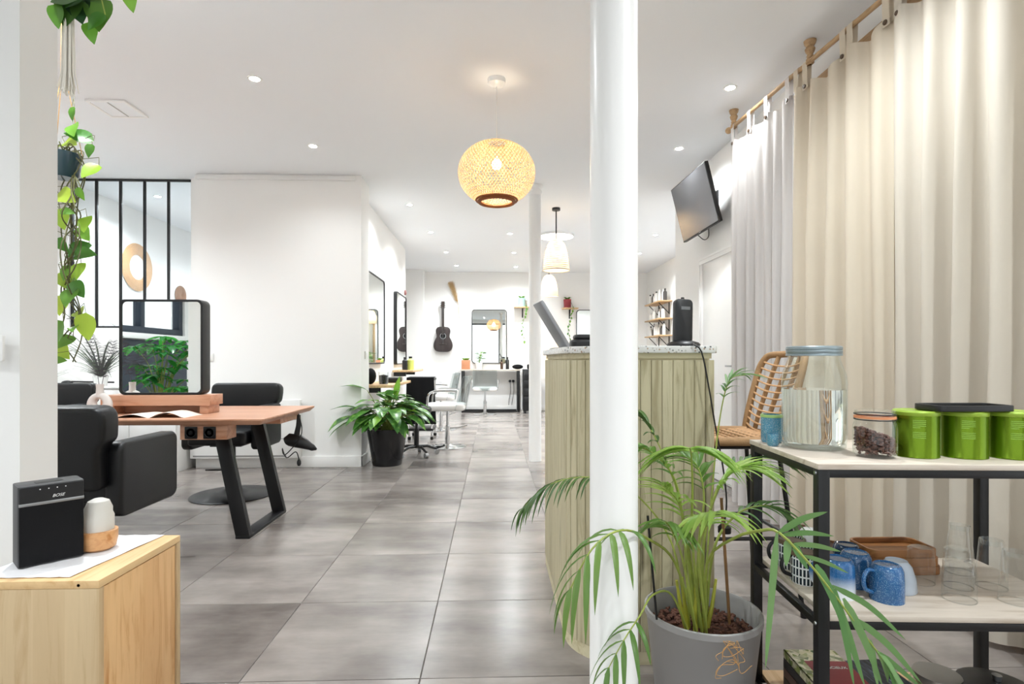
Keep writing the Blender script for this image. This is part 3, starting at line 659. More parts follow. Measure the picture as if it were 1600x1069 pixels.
# wall pieces behind the glass
def woven_ring(name, label, p, r0, r1, m):
    e = thing(name, label, 'wall decoration', p, 0)
    for k in range(9):
        r = r0+(r1-r0)*k/8; MB().tube([Vector((.014+.01*math.sin(PI*k/8), r*math.cos(2*PI*q/40), r*math.sin(2*PI*q/40))) for q in range(40)], (r1-r0)/15, 6, closed=True).build('woven_coil', M[m], e)
    return e
M['seagrass'] = mat('seagrass', '#c79c6c', .85, var=.3, vs=40, bump=.3, bs=120); M['seagrassd'] = mat('dark_seagrass', '#8a5f3f', .85, var=.35, vs=40, bump=.3, bs=120)
def yon(X, u): t = (u-800)/FPX; return X*(math.cos(YAW)-t*math.sin(YAW))/(t*math.cos(YAW)+math.sin(YAW))
d1 = yon(XL, 213); woven_ring('woven_ring', 'round woven seagrass ring on the wall behind the glazed partition', (XL, d1, at(213, 418, d1-.15).z), .16, .285, 'seagrass')
MB().lathe([(0, 0), (.16, 0), (.16, .004), (0, .004)], 32).build('ring_centre', M['trimw'], bpy.data.objects['woven_ring']).matrix_basis = Matrix.Translation((.004, 0, 0)) @ Matrix.Rotation(PI/2, 4, 'Y')
d2 = yon(XL, 281); woven_ring('woven_tray', 'small dark woven tray on the wall above the table mirror', (XL, d2, at(281, 462, d2-.15).z), .012, .13, 'seagrassd')
# ---------------------------------------------------------------- black frame cart
CR = Matrix.Translation((.815, 1.35, 0)) @ Matrix.Rotation(math.radians(-3.5), 4, 'Z')
cart = thing('serving_cart', 'black metal serving cart with three whitewashed wooden shelves by the curtains', 'cart', (.815, 1.35, 0), math.radians(-3.5))
CW, CD = .70, .39
for x in (0, CW):
    for y in (0, CD): MB().box(x-.014, y-.014, 0, x+.014, y+.014, .803).build('leg', M['black'], cart, bevel=.002)
SH = [('top', .817), ('mid', .443), ('bot', .079)]
for nm, z in SH:
    MB().box(-.016, -.016, z-.014, CW+.016, CD+.016, z).build('shelf_board', M['shelfw'] if nm != 'bot' else M['oak'], cart, bevel=.0015) if nm == 'top' else MB().box(.0145, -.012, z-.014, CW-.0145, CD+.012, z).build('shelf_board', M['shelfw'] if nm != 'bot' else M['oak'], cart, bevel=.0015)
    for y in (-.013, CD-.003): MB().box(.014, y, z-.034, CW-.014, y+.016, z-.0145).build('rail', M['black'], cart, bevel=.001)
    for x in (-.013, CW-.003): MB().box(x, .014, z-.034, x+.016, CD-.014, z-.0145).build('rail', M['black'], cart, bevel=.001)
    MB().lathe([(0, 0), (.005, 0), (.004, .003), (0, .0035)], 10).build('bolt', M['steel'], cart).matrix_basis = Matrix.Translation((-.0142, .0, z-.024)) @ Matrix.Rotation(-PI/2, 4, 'Y')
TOP, MID, BOT = .817, .443, .079
def mug(name, label, x, y, z, r, h, m, hang, flip=False, rim=None, tr=None, group=None):
    e = thing(name, label, 'mug', (x, y, z), hang, group); tr = tr or r*.9
    if flip: prof = [(r-.004, 0), (r, 0), (r, .004), (r, h*.55), (tr+.002, h*.86), (tr-.003, h*.97), (tr*.82, h), (tr*.74, h-.003), (0, h-.004)]
    else: prof = [(0, 0), (r*.9, 0), (r, .006), (r, h), (r-.004, h), (r-.004, .008), (0, .008)]
    MB().lathe(prof, 32).build('cup_body', m, e)
    if rim: MB().lathe([(r-.005, h-.012), (r+.0015, h-.012), (r+.0015, h+.001), (r-.005, h+.001)], 32).build('rim_band', rim, e); MB().lathe([(0, h-.004), (r-.005, h-.004), (r-.005, h-.007), (0, h-.007)], 28).build('lid', rim, e)
    MB().tube(bez([(r-.003, 0, h*.82), (r+.014, 0, h*.84), (r+.026, 0, h*.6), (r+.02, 0, h*.32), (r-.003, 0, h*.2)], 16), .0055, 8).build('handle', rim and M['black'] or m, e)
    return e
def speckle(name, h1, h2, grad=None):
    m, t, b, N, L = nt(name); v = coords(t); col = ramp(t, noise(t, v, 420, 2), [(.55, hexc(h1)), (.63, hexc(h2))])
    col = mix(t, noise(t, v, 25, 3), col, sc(hexc(h1), .55))
    if grad:
        tc = N.new('ShaderNodeTexCoord'); sp = N.new('ShaderNodeSeparateXYZ'); L.new(tc.outputs['Generated'], sp.inputs[0]); col = mix(t, ramp(t, sp.outputs[2], [(.15, (0,0,0,1)), (.6, (1,1,1,1))]), hexc(grad), col)
    L.new(col, b.inputs['Base Color']); b.inputs['Roughness'].default_value = .18; b.inputs['Coat Weight'].default_value = .4; return m
M['blue'] = speckle('blue_speckled_glaze', '#2a659f', '#8fc0e0'); M['blued'] = speckle('dark_blue_glaze', '#1d3a5e', '#3f6c98'); M['blueg'] = speckle('blue_white_fade_glaze', '#2a6aa8', '#5f9bcd', '#e6ecf0')
M['cupblue'] = speckle('turquoise_print', '#5b9fc0', '#e3eef0'); M['palebowl'] = mat('pale_blue_glaze', '#b9c3cf', .25, var=.04); M['limerim'] = mat('lime_glaze', '#9cc070', .3); M['darkwood'] = mat('dark_wood_rim', '#6d5b48', .5, var=.15)
def dashes():
    m, t, b, N, L = nt('dash_print'); tc = N.new('ShaderNodeTexCoord'); sp = N.new('ShaderNodeSeparateXYZ'); L.new(tc.outputs['Object'], sp.inputs[0])
    an = math_n(t, 'ARCTAN2', sp.outputs[1], sp.outputs[0]); a = math_n(t, 'FRACT', math_n(t, 'MULTIPLY', an, 26/(2*PI))); z = math_n(t, 'FRACT', math_n(t, 'MULTIPLY', sp.outputs[2], 42.0))
    k = math_n(t, 'MULTIPLY', math_n(t, 'LESS_THAN', math_n(t, 'ABSOLUTE', math_n(t, 'SUBTRACT', a, .5)), .31), math_n(t, 'LESS_THAN', math_n(t, 'ABSOLUTE', math_n(t, 'SUBTRACT', z, .5)), .41))
    L.new(mix(t, k, hexc('#eef2f4'), hexc('#1c2836')), b.inputs['Base Color']); b.inputs['Roughness'].default_value = .25; return m
M['dash'] = dashes()
# top of the cart
jx, jy = .937, 1.59; e = thing('water_jar', 'large clear glass jar with grey screw lid, half full of water', 'jar', (jx, jy, TOP))
R = .086
MB().lathe([(0, .004), (R*.86, .002), (R*.96, .008), (R, .03), (R, .19), (R*.97, .215), (R*.84, .245), (R*.80, .255), (R*.80, .268)], 48).build('jar_glass', M['glass'], e)
MB().lathe([(0, 0), (R*.86, 0), (R*.96, .006), (R*.95, .016), (R*.8, .018), (0, .016)], 48).build('jar_base', M['glassw'], e)
m_, t_, b_, N_, L_ = nt('water'); b_.inputs['Base Color'].default_value = (.97, .99, .99, 1); b_.inputs['Roughness'].default_value = 0; b_.inputs['Transmission Weight'].default_value = 1; b_.inputs['IOR'].default_value = 1.33; M['water'] = m_
MB().lathe([(0, .019), (R*.9, .019), (R*.965, .032), (R*.965, .171), (0, .171)], 64).build('water', M['water'], e)
MB().lathe([(0, .268), (R*.86, .268), (R*.86, .272), (R*.84, .274), (R*.86, .277), (R*.86, .283), (R*.84, .285), (R*.86, .287), (R*.86, .293), (R*.82, .296), (0, .296)], 48).build('screw_lid', mat('zinc_lid', '#93a0a6', .35, .6), e)
mug('patterned_cup', 'turquoise printed cup with a lime rim beside the water jar', .868, 1.70, TOP, .031, .086, M['cupblue'], 1.5)
MB().lathe([(.026, .0865), (.0315, .0865), (.0325, .083), (.0325, .078), (.0312, .078), (.0312, .0855)], 32).build('lime_rim', M['limerim'], bpy.data.objects['patterned_cup'])
tag(MB().lathe([(0, 0), (.012, 0), (.017, .006), (.0175, .036), (.0155, .036), (.0145, .008), (0, .006)], 24, (.833, 1.625, TOP)).build('egg_cup', M['cupblue']), 'tiny turquoise printed cup in front of the larger cup', 'cup')
# coffee jar
kx, ky = 1.012, 1.437; e = thing('coffee_jar', 'clip-top glass jar half full of coffee beans', 'jar', (kx, ky, TOP)); R = .051
MB().lathe([(0, 0), (R*.85, 0), (R*.97, .006), (R, .02), (R, .075), (R*.96, .088), (R*.88, .096), (R*.88, .102)], 40).build('jar_glass', M['glassw'], e)
MB().lathe([(R*.86, .102), (R*.95, .102), (R*.95, .108), (R*.86, .108)], 36).build('rubber_seal', mat('orange_rubber', '#d98f62', .5), e)
MB().lathe([(R*.92, .108), (R*.93, .112), (R*.9, .122), (R*.5, .126), (0, .127)], 36).build('glass_lid', M['glassw'], e)
for z in (.099, .113): MB().tube([Vector((R*.93*math.cos(2*PI*q/32), R*.93*math.sin(2*PI*q/32), z)) for q in range(32)], .0016, 6, closed=True).build('wire_ring', M['black'], e)
MB().tube(bez([(R*.93, 0, .113), (R*1.12, .006, .108), (R*1.08, .006, .09), (R*.95, 0, .097)], 12), .002, 6).tube([(R*1.1, -.008, .10), (R*1.1, .012, .10)], .0025, 6).build('wire_clip', M['black'], e)
mb = MB(); rg = random.Random(3)
for k in range(1100):
    a, rr = rg.uniform(0, 2*PI), (R-.0065)*math.sqrt(rg.uniform(.12, 1)); x, y = rr*math.cos(a), rr*math.sin(a); zt = .064-.42*x
    z = .008+rg.random()**.6*max(.014, zt-.010)
    mb.ball((x, y, z), .0058, 7, 4, (1, .72, .55), Matrix.Rotation(rg.uniform(0, 6), 3, 'Z') @ Matrix.Rotation(rg.uniform(0, 6), 3, 'X'))
o = mb.build('coffee_beans', mat('coffee_bean', '#5a3424', .45, var=.35, vs=90), org=(0, 0, 0)); o.location = (kx, ky, TOP); o['kind'] = 'stuff'; o['label'] = 'dark roasted coffee beans inside the clip-top jar'; o['category'] = 'coffee beans'
# green tins
m_, t_, b_, N_, L_ = nt('green_tin'); v = coords(t_); L_.new(mix(t_, noise(t_, v, 4), hexc('#577612'), hexc('#78931e')), b_.inputs['Base Color']); b_.inputs['Metallic'].default_value = .75; b_.inputs['Roughness'].default_value = .25; M['tin'] = m_
M['tinlid'] = mat('lime_plastic_lid', '#93b03a', .35, .2)
M['tinprint'] = mat('pale_tin_print', '#8fb552', .4, .3)
tins = []
for i, (x, y, lab) in enumerate(((1.128, 1.443, 'shiny green metal tin next to the coffee jar'), (1.246, 1.428, 'shiny green metal tin, middle one under the black tray'), (1.362, 1.412, 'shiny green metal tin at the right picture edge'))):
    e = thing('green_tin', lab, 'tin', (x, y, TOP), 0, 'green metal tins'); r = .052
    MB().lathe([(0, 0), (r, 0), (r+.0012, .002), (r, .004), (r, .110), (0, .110)], 40).build('tin_body', M['tin'], e)
    MB().lathe([(0, .110), (r+.001, .110), (r+.002, .112), (r+.002, .119), (r-.002, .123), (r-.006, .122), (0, .121)], 40).build('tin_lid', M['tinlid'], e)
    for k in range(9):
        a0 = -2.35 if k < 9 else 0; z = .098-.0046*k-(.008 if k > 4 else 0)
        L2 = .55 if k != 4 else .3
        rows = [[Vector(((r+.0004)*math.cos(a0+L2*q/6), (r+.0004)*math.sin(a0+L2*q/6), z+dz)) for q in range(7)] for dz in (0, .0016)]
        MB().grid(rows).build('print_line', M['tinprint'], e)
tag(MB().prism(rrect(1.14, 1.375, 1.345, 1.475, .02), TOP+.1235, TOP+.1285).ring(rrect(1.14, 1.375, 1.345, 1.475, .02), rrect(1.147, 1.382, 1.338, 1.468, .015), TOP+.1285, TOP+.139).build('black_tray', M['plasticb'], bevel=.0015), 'flat black rounded tray lying across the green tins', 'tray')
# middle shelf
mug('patterned_mug', 'dash-patterned mug with wooden rim, farther back on the shelf', .905, 1.655, MID, .039, .088, M['dash'], PI*.95, rim=M['darkwood'], group='dash patterned mugs')
mug('patterned_mug', 'dash-patterned mug with wooden rim, nearer the cart leg', .885, 1.545, MID, .039, .09, M['dash'], PI*.98, rim=M['darkwood'], group='dash patterned mugs')
tag(MB().lathe([(.044, 0), (.045, .004), (.042, .05), (.032, .092), (.024, .104), (.02, .10), (0, .099)], 32, (.985, 1.690, MID)).build('white_cup', M['white']), 'white cup turned upside down behind the cart leg', 'cup')
B = dict(flip=True, group='blue glazed mugs upside down')
mug('blue_mug', 'very dark blue mug upside down beside the wooden trays', 1.062, 1.628, MID, .036, .078, M['blued'], PI*.5, **B)
mug('blue_mug', 'bright blue speckled mug upside down, middle of the blue mugs', 1.016, 1.520, MID, .040, .093, M['blue'], PI*.2, **B)
mug('blue_mug', 'bright blue speckled mug upside down with its handle to the left, nearest the shelf edge', 1.036, 1.425, MID, .040, .093, M['blue'], PI*1.02, **B)
mug('blue_mug', 'blue mug fading to white, upside down right behind the front cart leg', .925, 1.455, MID, .040, .10, M['blueg'], PI*.9, **B)
tag(MB().lathe([(.046, 0), (.048, .003), (.045, .035), (.036, .066), (.028, .076), (.026, .08), (.024, .077), (0, .075)], 36, (1.108, 1.487, MID)).build('pale_bowl', M['palebowl']), 'pale grey-blue bowl upside down beside the blue mugs', 'bowl')
for k in range(3):
    z = MID+.025*k; o_ = rrect(1.112-.004*k, 1.577, 1.322-.006*k, 1.702, .03); i_ = rrect(1.12-.004*k, 1.585, 1.314-.006*k, 1.694, .024)
    tag(MB().prism(o_, z, z+.008).ring(o_, i_, z+.008, z+.0245).build('wooden_tray', M['walnut'], bevel=.002), ('bottom', 'middle', 'topmost')[k]+' acacia tray of the stack behind the drinking glasses', 'tray', 'stacked acacia trays')
def tumbler(x, y, label, r, h, tr, rnd):
    pr = [(r, 0), (r, h*.6), (r*.93, h*.8), (tr*1.05, h*.95), (tr*.8, h), (0, h-.003)] if rnd else [(r, 0), (r*.96, h*.3), (tr, h), (tr*.9, h+.001), (tr*.85, h-.014), (0, h-.012)]
    mb = MB().lathe(pr, 32)
    mb.lathe([(r-.0025, 0), (r+.0005, 0), (r+.0005, .002), (r-.0025, .002)], 32)
    tag(mb.build('drinking_glass', M['glassw'], org=(0, 0, 0)), label, 'glass', 'drinking glasses upside down').location = (x, y, MID)
tumbler(1.212, 1.532, 'rounded clear glass upside down in front of the wooden trays', .034, .1, .03, True)
tumbler(1.226, 1.418, 'rounded clear glass upside down nearest the shelf edge', .038, .105, .033, True)
tumbler(1.292, 1.498, 'rounded clear glass upside down half behind the nearest glass', .035, .108, .031, True)
tumbler(1.385, 1.60, 'tall tapered clear glass upside down at the back of the shelf', .036, .14, .026, False)
tumbler(1.382, 1.492, 'tall tapered clear glass upside down right of the rounded glasses', .036, .132, .027, False)
tumbler(1.36, 1.398, 'tall tapered clear glass cut by the right picture edge', .036, .132, .027, False)
# bottom shelf
def book(label, x, y, z, w_, d_, h_, cover, rz, art):
    e = thing('book', label, 'book', (x, y, z), rz, 'books on the bottom shelf')
    MB().box(-w_/2+.003, -d_/2+.003, .003, w_/2-.001, d_/2-.003, h_-.003).build('pages', M['paper'], e, smooth=False)
    MB().box(-w_/2, -d_/2, h_-.003, w_/2, d_/2, h_).box(-w_/2, -d_/2, 0, w_/2, d_/2, .003).box(-w_/2, -d_/2, 0, -w_/2+.003, d_/2, h_).build('cover', cover, e, smooth=False)
    for (x0, y0, x1, y1, m) in art: MB().box(x0, y0, h_, x1, y1, h_+.0006).build('cover_print', m, e, smooth=False)
def foliage_print():
    m, t, b, N, L = nt('foliage_print'); v = coords(t); vo = N.new('ShaderNodeTexVoronoi'); vo.inputs['Scale'].default_value = 75; L.new(v, vo.inputs['Vector']); sp = N.new('ShaderNodeSeparateColor'); L.new(vo.outputs['Color'], sp.inputs[0])
    L.new(ramp(t, sp.outputs[0], [(.2, hexc('#e6dfc6')), (.45, hexc('#8f9a4a')), (.6, hexc('#4f6a3c')), (.8, hexc('#d9d2ae'))]), b.inputs['Base Color']); return m
def streak_print():
    m, t, b, N, L = nt('streak_print'); v = coords(t, scale=(40, 6, 1)); L.new(ramp(t, noise(t, v, 3, 3), [(.45, hexc('#232a35')), (.6, hexc('#3c4a5e')), (.75, hexc('#aab8c4'))]), b.inputs['Base Color']); return m
M['red'] = mat('wine_red', '#8f2f36', .5); M['cream'] = foliage_print(); M['navy'] = streak_print()
for k in range(3): book(('bottom', 'middle', 'upper')[k]+' plain grey book in the stack on the bottom cart shelf', .955, 1.55, BOT+.0285*k, .15, .22, .028, mat('grey_cover', ('#4a4546', '#6b5550', '#3c3a3d')[k], .6), -.06, [])
book('red and cream book with a foliage cover, topmost of its stack', .955, 1.55, BOT+.0856, .15, .22, .024, M['cream'], -.06, [(-.045, -.11, .075, .045, M['red'])])
text('DÉLICIEUX', .016, M['white'], bpy.data.objects['book.003'], Matrix.Translation((.02, .005, .0249)), 'cover_title')
for k in range(3): book('dark book with pale streaks, '+('bottom', 'middle', 'top')[k]+' of the stack beside the red book', 1.105, 1.53, BOT+.031*k, .12, .2, .03, M['navy'], .04, [])
tag(MB().lathe([(0, 0), (.03, 0), (.045, .02), (.052, .06), (.05, .066), (.044, .06), (.03, .02), (0, .015)], 28, (.862, 1.40, BOT)).build('red_bowl', M['red']), 'dark red bowl at the left end of the bottom shelf', 'bowl')
e = thing('glass_jar', 'glass jar with a printed foliage label on the bottom shelf', 'jar', (1.25, 1.52, BOT)); MB().lathe([(0, 0), (.06, 0), (.066, .01), (.066, .08), (.055, .095)], 32).build('jar_glass', M['glassw'], e); MB().lathe([(0, .004), (.058, .004), (.062, .012), (.062, .07), (0, .074)], 28).build('jar_contents', M['cream'], e); MB().lathe([(.054, .093), (.058, .093), (.058, .112), (0, .116)], 28).build('jar_lid', M['steel'], e)
e = thing('black_pan', 'black round pan with a flat lid at the right end of the bottom shelf', 'pan', (1.405, 1.50, BOT)); MB().lathe([(0, 0), (.08, 0), (.088, .01), (.09, .085), (.086, .085), (.08, .012), (0, .008)], 40).build('pan_body', M['black'], e); MB().lathe([(0, .1), (.03, .098), (.085, .089), (.092, .086), (.092, .084), (0, .084)], 40).build('pan_lid', M['black'], e); MB().lathe([(0, .099), (.01, .1), (.012, .115), (0, .118)], 14).build('lid_knob', M['steel'], e)

# ---------------------------------------------------------------- rattan bar stool (faces -X)
M['rattan'] = mat('rattan_wrap', '#a58159', .7, var=.25, vs=60, bump=.5, bs=160); M['rattanl'] = mat('rattan_strand', '#cfa376', .6, var=.2, vs=50)
e = thing('bar_stool', 'rattan bar stool with a curved open weave back and black metal legs', 'stool', (1.07, 2.487, 0))
hw = .195
for sx in (-1, 1):
    for sy in (-1, 1):
        MB().tube([(sx*.15, sy*.15, .705), (sx*.222, sy*.222, 0.008)], .0095, 10).build('leg', M['black'], e)
        MB().lathe([(0, 0), (.013, 0), (.014, .02), (0, .02)], 12, (sx*.2225, sy*.2225, 0)).build('foot_cap', M['plasticb'], e)
k = .15+(.222-.15)*(.705-.32)/.697
for a, b in (((-k, -k), (k, -k)), ((k, -k), (k, k)), ((k, k), (-k, k)), ((-k, k), (-k, -k))): MB().tube([(a[0], a[1], .32), (b[0], b[1], .32)], .0085, 8).build('footrest_bar', M['black'], e)
sp = [(-.17, -.17), (.17, -.17), (.17, .17), (-.17, .17)]
MB().tube([(x, y, .703) for x, y in rrect(-.17, -.17, .17, .17, .03, 3)], .009, 8, closed=True).build('seat_support', M['black'], e)
seatp = rrect(-hw, -hw, hw-.02, hw, .05, 4)
MB().tube([(x, y, .73) for x, y in seatp], .019, 10, closed=True).build('seat_rim', M['rattan'], e)
for i in range(10):
    y = -hw+.03+i*.0365; MB().tube([(-hw+.012, y, .742), (0, y+.01, .728), (hw-.03, y, .742)], .0055, 6).build('seat_strand', M['rattanl'], e)
for i in range(9):
    x = -hw+.03+i*.038; MB().tube([(x, -hw+.012, .735), (x, 0, .735), (x, hw-.012, .735)], .0055, 6).build('seat_strand', M['rattan'], e)
def bk(s, t): # s along width -1..1, t up 0..1
    return Vector((hw-.03+.13*t**1.15-.05*s*s*t*.8-.02*(1-t)*0, s*(hw-.004-.03*max(0, t-.75)), .735+.36*t))
loop = [bk(-1, t/6) for t in range(6)]+[bk(-.93, .95), bk(-.8, 1), bk(-.4, 1.01), bk(0, 1.015), bk(.4, 1.01), bk(.8, 1), bk(.93, .95)]+[bk(1, t/6) for t in range(5, -1, -1)]
MB().tube(bez(loop, 60), .0155, 10).build('back_frame', M['rattan'], e)
for s in (-.5, 0, .5): MB().tube([bk(s, t/6*1.0) for t in range(7)], .011, 8).build('back_rib', M['rattan'], e)
for i in range(11):
    t = .07+.083*i; MB().tube(bez([bk(-1, t+.02), bk(-.5, t-.03)-Vector((.012, 0, 0)), bk(0, t-.045)-Vector((.012, 0, 0)), bk(.5, t-.03)-Vector((.012, 0, 0)), bk(1, t+.02)], 12), .0042, 6).build('back_strand', M['rattanl'], e)

# ---------------------------------------------------------------- curtains
RODZ = 2.80
R0, R1 = Vector((1.775, 4.10, RODZ)), Vector((1.955, 1.10, RODZ))
e = thing('curtain_rod', 'wooden curtain rod with a turned ceiling bracket', 'curtain rod', (R0.x, R0.y, RODZ)); dv = R1-R0; dn = dv.normalized()
MB().tube([(0, 0, 0), dv], .014, 12).build('rod', M['rodwood'], e); MB().ball((-dn)*.02, .024, 14, 10).build('finial', M['rodwood'], e)
for t in (.02, .318, .72):
    p = dv*t; mb = MB().lathe([(0, .015), (.016, .016), (.02, .028), (.015, .04), (.024, .055), (.028, .07), (.02, .084), (.03, .10), (.034, .118), (0, .119)], 18, p); mb.lathe([(.012, -.02), (.022, -.012), (.022, .012), (.012, .016)], 12, p); mb.build('bracket', M['rodwood'], e)
def curtain(label, t0, t1, mt, ztop, nf, amp, seed, tabs, group='tab top curtains', hem=.025):
    rg = random.Random(seed); A, Bp = R0+dv*t0, R0+dv*t1; L_ = (Bp-A).length; nrm = Vector((-dn.y, dn.x, 0)); nrm = nrm if nrm.x < 0 else -nrm
    e = thing('curtain', label, 'curtain', (A.x, A.y, .02), 0, group); o0 = Vector((A.x, A.y, .02)); n = 26*nf; rows = []
    ph = [rg.uniform(-.5, .5) for _ in range(nf+2)]; am = [rg.uniform(.45, 1.25) for _ in range(nf+2)]
    for j in range(15):
        g = j/14; z = ztop-(ztop-hem)*g; row = []
        for i in range(n+1):
            s = i/n; f = s*nf; c = int(f); fr = f-c; a = am[c]*(1-fr)+am[c+1]*fr; sh = ph[c]*(1-fr)+ph[c+1]*fr
            wv = math.sin(2*PI*f+sh); wv = math.copysign(abs(wv)**.7, wv)
            off = amp*a*wv*(.55+.45*min(1, g*3))+.012*math.sin(5*s+3*g+seed)*g+.004*math.sin(23*s*nf/5+7*g)
            sag = 0
            if j == 0 and tabs:
                k = [abs(s-q) for q in tabs]; sag = min(.05, .35*min(k)*L_)
            p = A+(Bp-A)*(s+.006*math.sin(4*g+6*f))+nrm*off; row.append(Vector((p.x, p.y, z-sag))-o0)
        rows.append(row)
    MB().grid(rows).build('curtain_cloth', mt, e, ang=70)
    for q in tabs:
        p = A+(Bp-A)*q-o0; zt, zr = ztop-.02-.02, RODZ-.02
        base = Vector((p.x, p.y, 0)); u_ = dn*.022; path = []
        for a in range(0, 181, 20): path.append(nrm*.016*math.cos(math.radians(a))+Vector((0, 0, zr+.016*math.sin(math.radians(a)))))
        path = [nrm*.012+Vector((0, 0, zt-.03))]+path+[-nrm*.012+Vector((0, 0, zt-.01))]
        tb = MB().grid([[base+x-u_, base+x+u_] for x in path]).build('tab', mt, e)
        MB().lathe([(0, -.003), (.011, -.003), (.013, 0), (.011, .004), (0, .004)], 12).build('button', M['btn'], tb).matrix_basis = Matrix.Translation(base+nrm*.017+Vector((0, 0, zt-.012))) @ Matrix.Rotation(math.atan2(nrm.y, nrm.x), 4, 'Z') @ Matrix.Rotation(PI/2, 4, 'Y')
M['btn'] = mat('brown_button', '#54402f', .4, var=.2)
M['curt1'] = cloth('pale_lilac_white_cotton', '#d6d2d0', .14); M['curt2'] = cloth('cream_cotton', '#d8cdbb', .14); M['curt3'] = cloth('beige_cotton', '#d2cabd', .12)
curtain('pale bluish-white tab curtain at the far end of the rod', .012, .268, M['curt1'], 2.70, 7, .032, 1, [.04, .34, .62, .93])
curtain('cream tab curtain in the middle of the rod', .272, .532, M['curt2'], 2.70, 5, .045, 5, [.03, .14, .55, .62, .93], hem=.10)
curtain('greyish beige curtain at the right picture edge', .525, .95, M['curt3'], 2.70, 8, .055, 9, [.03, .2, .4, .6, .8, .97])
# ---------------------------------------------------------------- television
tv = thing('television', 'flat television tilted down on a wall arm above the door', 'television', (XR, 4.95, 2.46))
A_ = [at(1102, 250, 4.6), at(1122, 347, 4.62), at(1067, 380, 5.3), at(1049, 297, 5.28)]
cen = (A_[0]+A_[1]+A_[2]+A_[3])/4; ux = ((A_[0]-A_[3])+(A_[1]-A_[2])).normalized(); uz = ((A_[0]-A_[1])+(A_[3]-A_[2])).normalized(); nz = ux.cross(uz).normalized(); uz = nz.cross(ux).normalized() if nz.x < 0 else (-nz).cross(ux)
if nz.x > 0: nz = -nz
uz = uz if uz.z > 0 else -uz
W2, H2 = ((A_[0]-A_[3]).length+(A_[1]-A_[2]).length)/4, ((A_[0]-A_[1]).length+(A_[3]-A_[2]).length)/4
X_ = uz.cross(nz).normalized(); Mt = Matrix(((X_.x, nz.x, uz.x, cen.x-XR), (X_.y, nz.y, uz.y, cen.y-4.95), (X_.z, nz.z, uz.z, cen.z-2.46), (0, 0, 0, 1)))
def tvp(mb, nm, m, **k): o = mb.build(nm, m, tv, **k); o.matrix_basis = Mt; return o
tvp(MB().box(-W2, -.035, -H2, W2, 0, H2), 'casing', M['plasticb'], bevel=.004)
tvp(MB().box(-W2+.008, 0, -H2+.012, W2-.008, .0012, H2-.008), 'screen', mat('dark_screen', '#77777a', .2, .75, spec=.8), smooth=False)
tvp(MB().box(-.02, .0012, -H2+.003, .02, .002, -H2+.008), 'logo_plate', M['steel'], smooth=False)
MB().box(-.012, -.10, -.10, 0, .14, .12).build('wall_plate', M['black'], tv); back = Vector(Mt @ Vector((0, -.034, 0)))
MB().bar((-.01, 0, 0), back, .04, .05).build('bracket_arm', M['black'], tv)
MB().tube(bez([Mt @ Vector((-.1, -.03, -H2)), Mt @ Vector((-.05, -.05, -H2-.06)), Vector((-.012, .1, -.24)), Vector((-.012, .12, -.1))], 12), .004, 6).build('tv_cable', M['plasticb'], tv)
# ---------------------------------------------------------------- plants
def leaf_me(name, m, L_, W_, kind='heart', droop=.25, fold=.15, n=8):
    rows = []
    for i in range(n+1):
        t = i/n
        if kind == 'heart': w_ = W_/2*min(1, (math.sin(PI*t**.62)**.75)) if 0 < t < 1 else .0005
        elif kind == 'lance': w_ = W_/2*math.sin(PI*t**.8)**.9 if 0 < t < 1 else .0006
        else: w_ = W_/2*min(1, t*8+.15)*(1-t**3)**.8+.0004
        z = -droop*L_*t*t; rows.append([(-w_, L_*t, z+fold*w_+.06*w_*math.sin(9*t)), (-w_*.5, L_*t, z+fold*w_*.35), (0, L_*t, z), (w_*.5, L_*t, z+fold*w_*.35), (w_, L_*t, z+fold*w_-.06*w_*math.sin(8*t))])
    return MB().grid(rows).mesh(name, m)
# --- palm
PCx, PCy = .632, 1.655; SOIL = .262
palm = thing('potted_palm', 'areca palm with long arching fronds in a round grey pot', 'potted plant', (PCx, PCy, 0)); P0 = Vector((PCx, PCy, 0))
M['pot'] = mat('grey_plastic_pot', '#989695', .42, var=.04, vs=5); M['soil'] = mat('bark_soil', '#4a2c22', .95, var=.45, vs=60, bump=.8, bs=90); M['bark'] = mat('bark_chip', '#5d3a2d', .9, var=.4, vs=30)
R = .170
MB().lathe([(0, 0), (R*.74, 0), (R*.78, .01), (R*.97, .30), (R, .305), (R, .322), (R-.006, .324), (R-.010, .318), (R-.012, .24), (0, .23)], 56).build('pot', M['pot'], palm)
mb = MB(); rows = []
for i in range(9):
    r = (R-.013)*i/8+.0005; rows.append([Vector((r*math.cos(2*PI*k/40), r*math.sin(2*PI*k/40), SOIL-.02*(i/8)**3+random.uniform(-.004, .006))) for k in range(40)])
mb.grid(rows, True).build('soil', M['soil'], palm)
mb = MB()
for k in range(420):
    a, r = random.uniform(0, 2*PI), (R-.02)*math.sqrt(random.random()); rt = Matrix.Rotation(random.uniform(0, 6), 3, 'Z') @ Matrix.Rotation(random.uniform(-.7, .7), 3, 'X')
    s = random.uniform(.004, .011); mb.ball((r*math.cos(a), r*math.sin(a), SOIL+.003), s, 5, 3, (1.3, .8, .5), rt)
o = mb.build('bark_chips', M['bark'], palm, smooth=False); o['kind'] = 'stuff'
M['palm'] = leafm('palm_leaflet', '#7f9f4c', '#527a36', .4); M['palmy'] = leafm('young_palm_leaflet', '#b0c766', '#83ab48', .45); M['palmd'] = leafm('dark_palm_leaflet', '#5a7a3a', '#3a5a2a', .3); M['stem'] = mat('palm_stem', '#93a048', .5, var=.25, vs=30); M['palmg'] = leafm('bluish_palm_leaflet', '#86a86c', '#5f9150', .35)
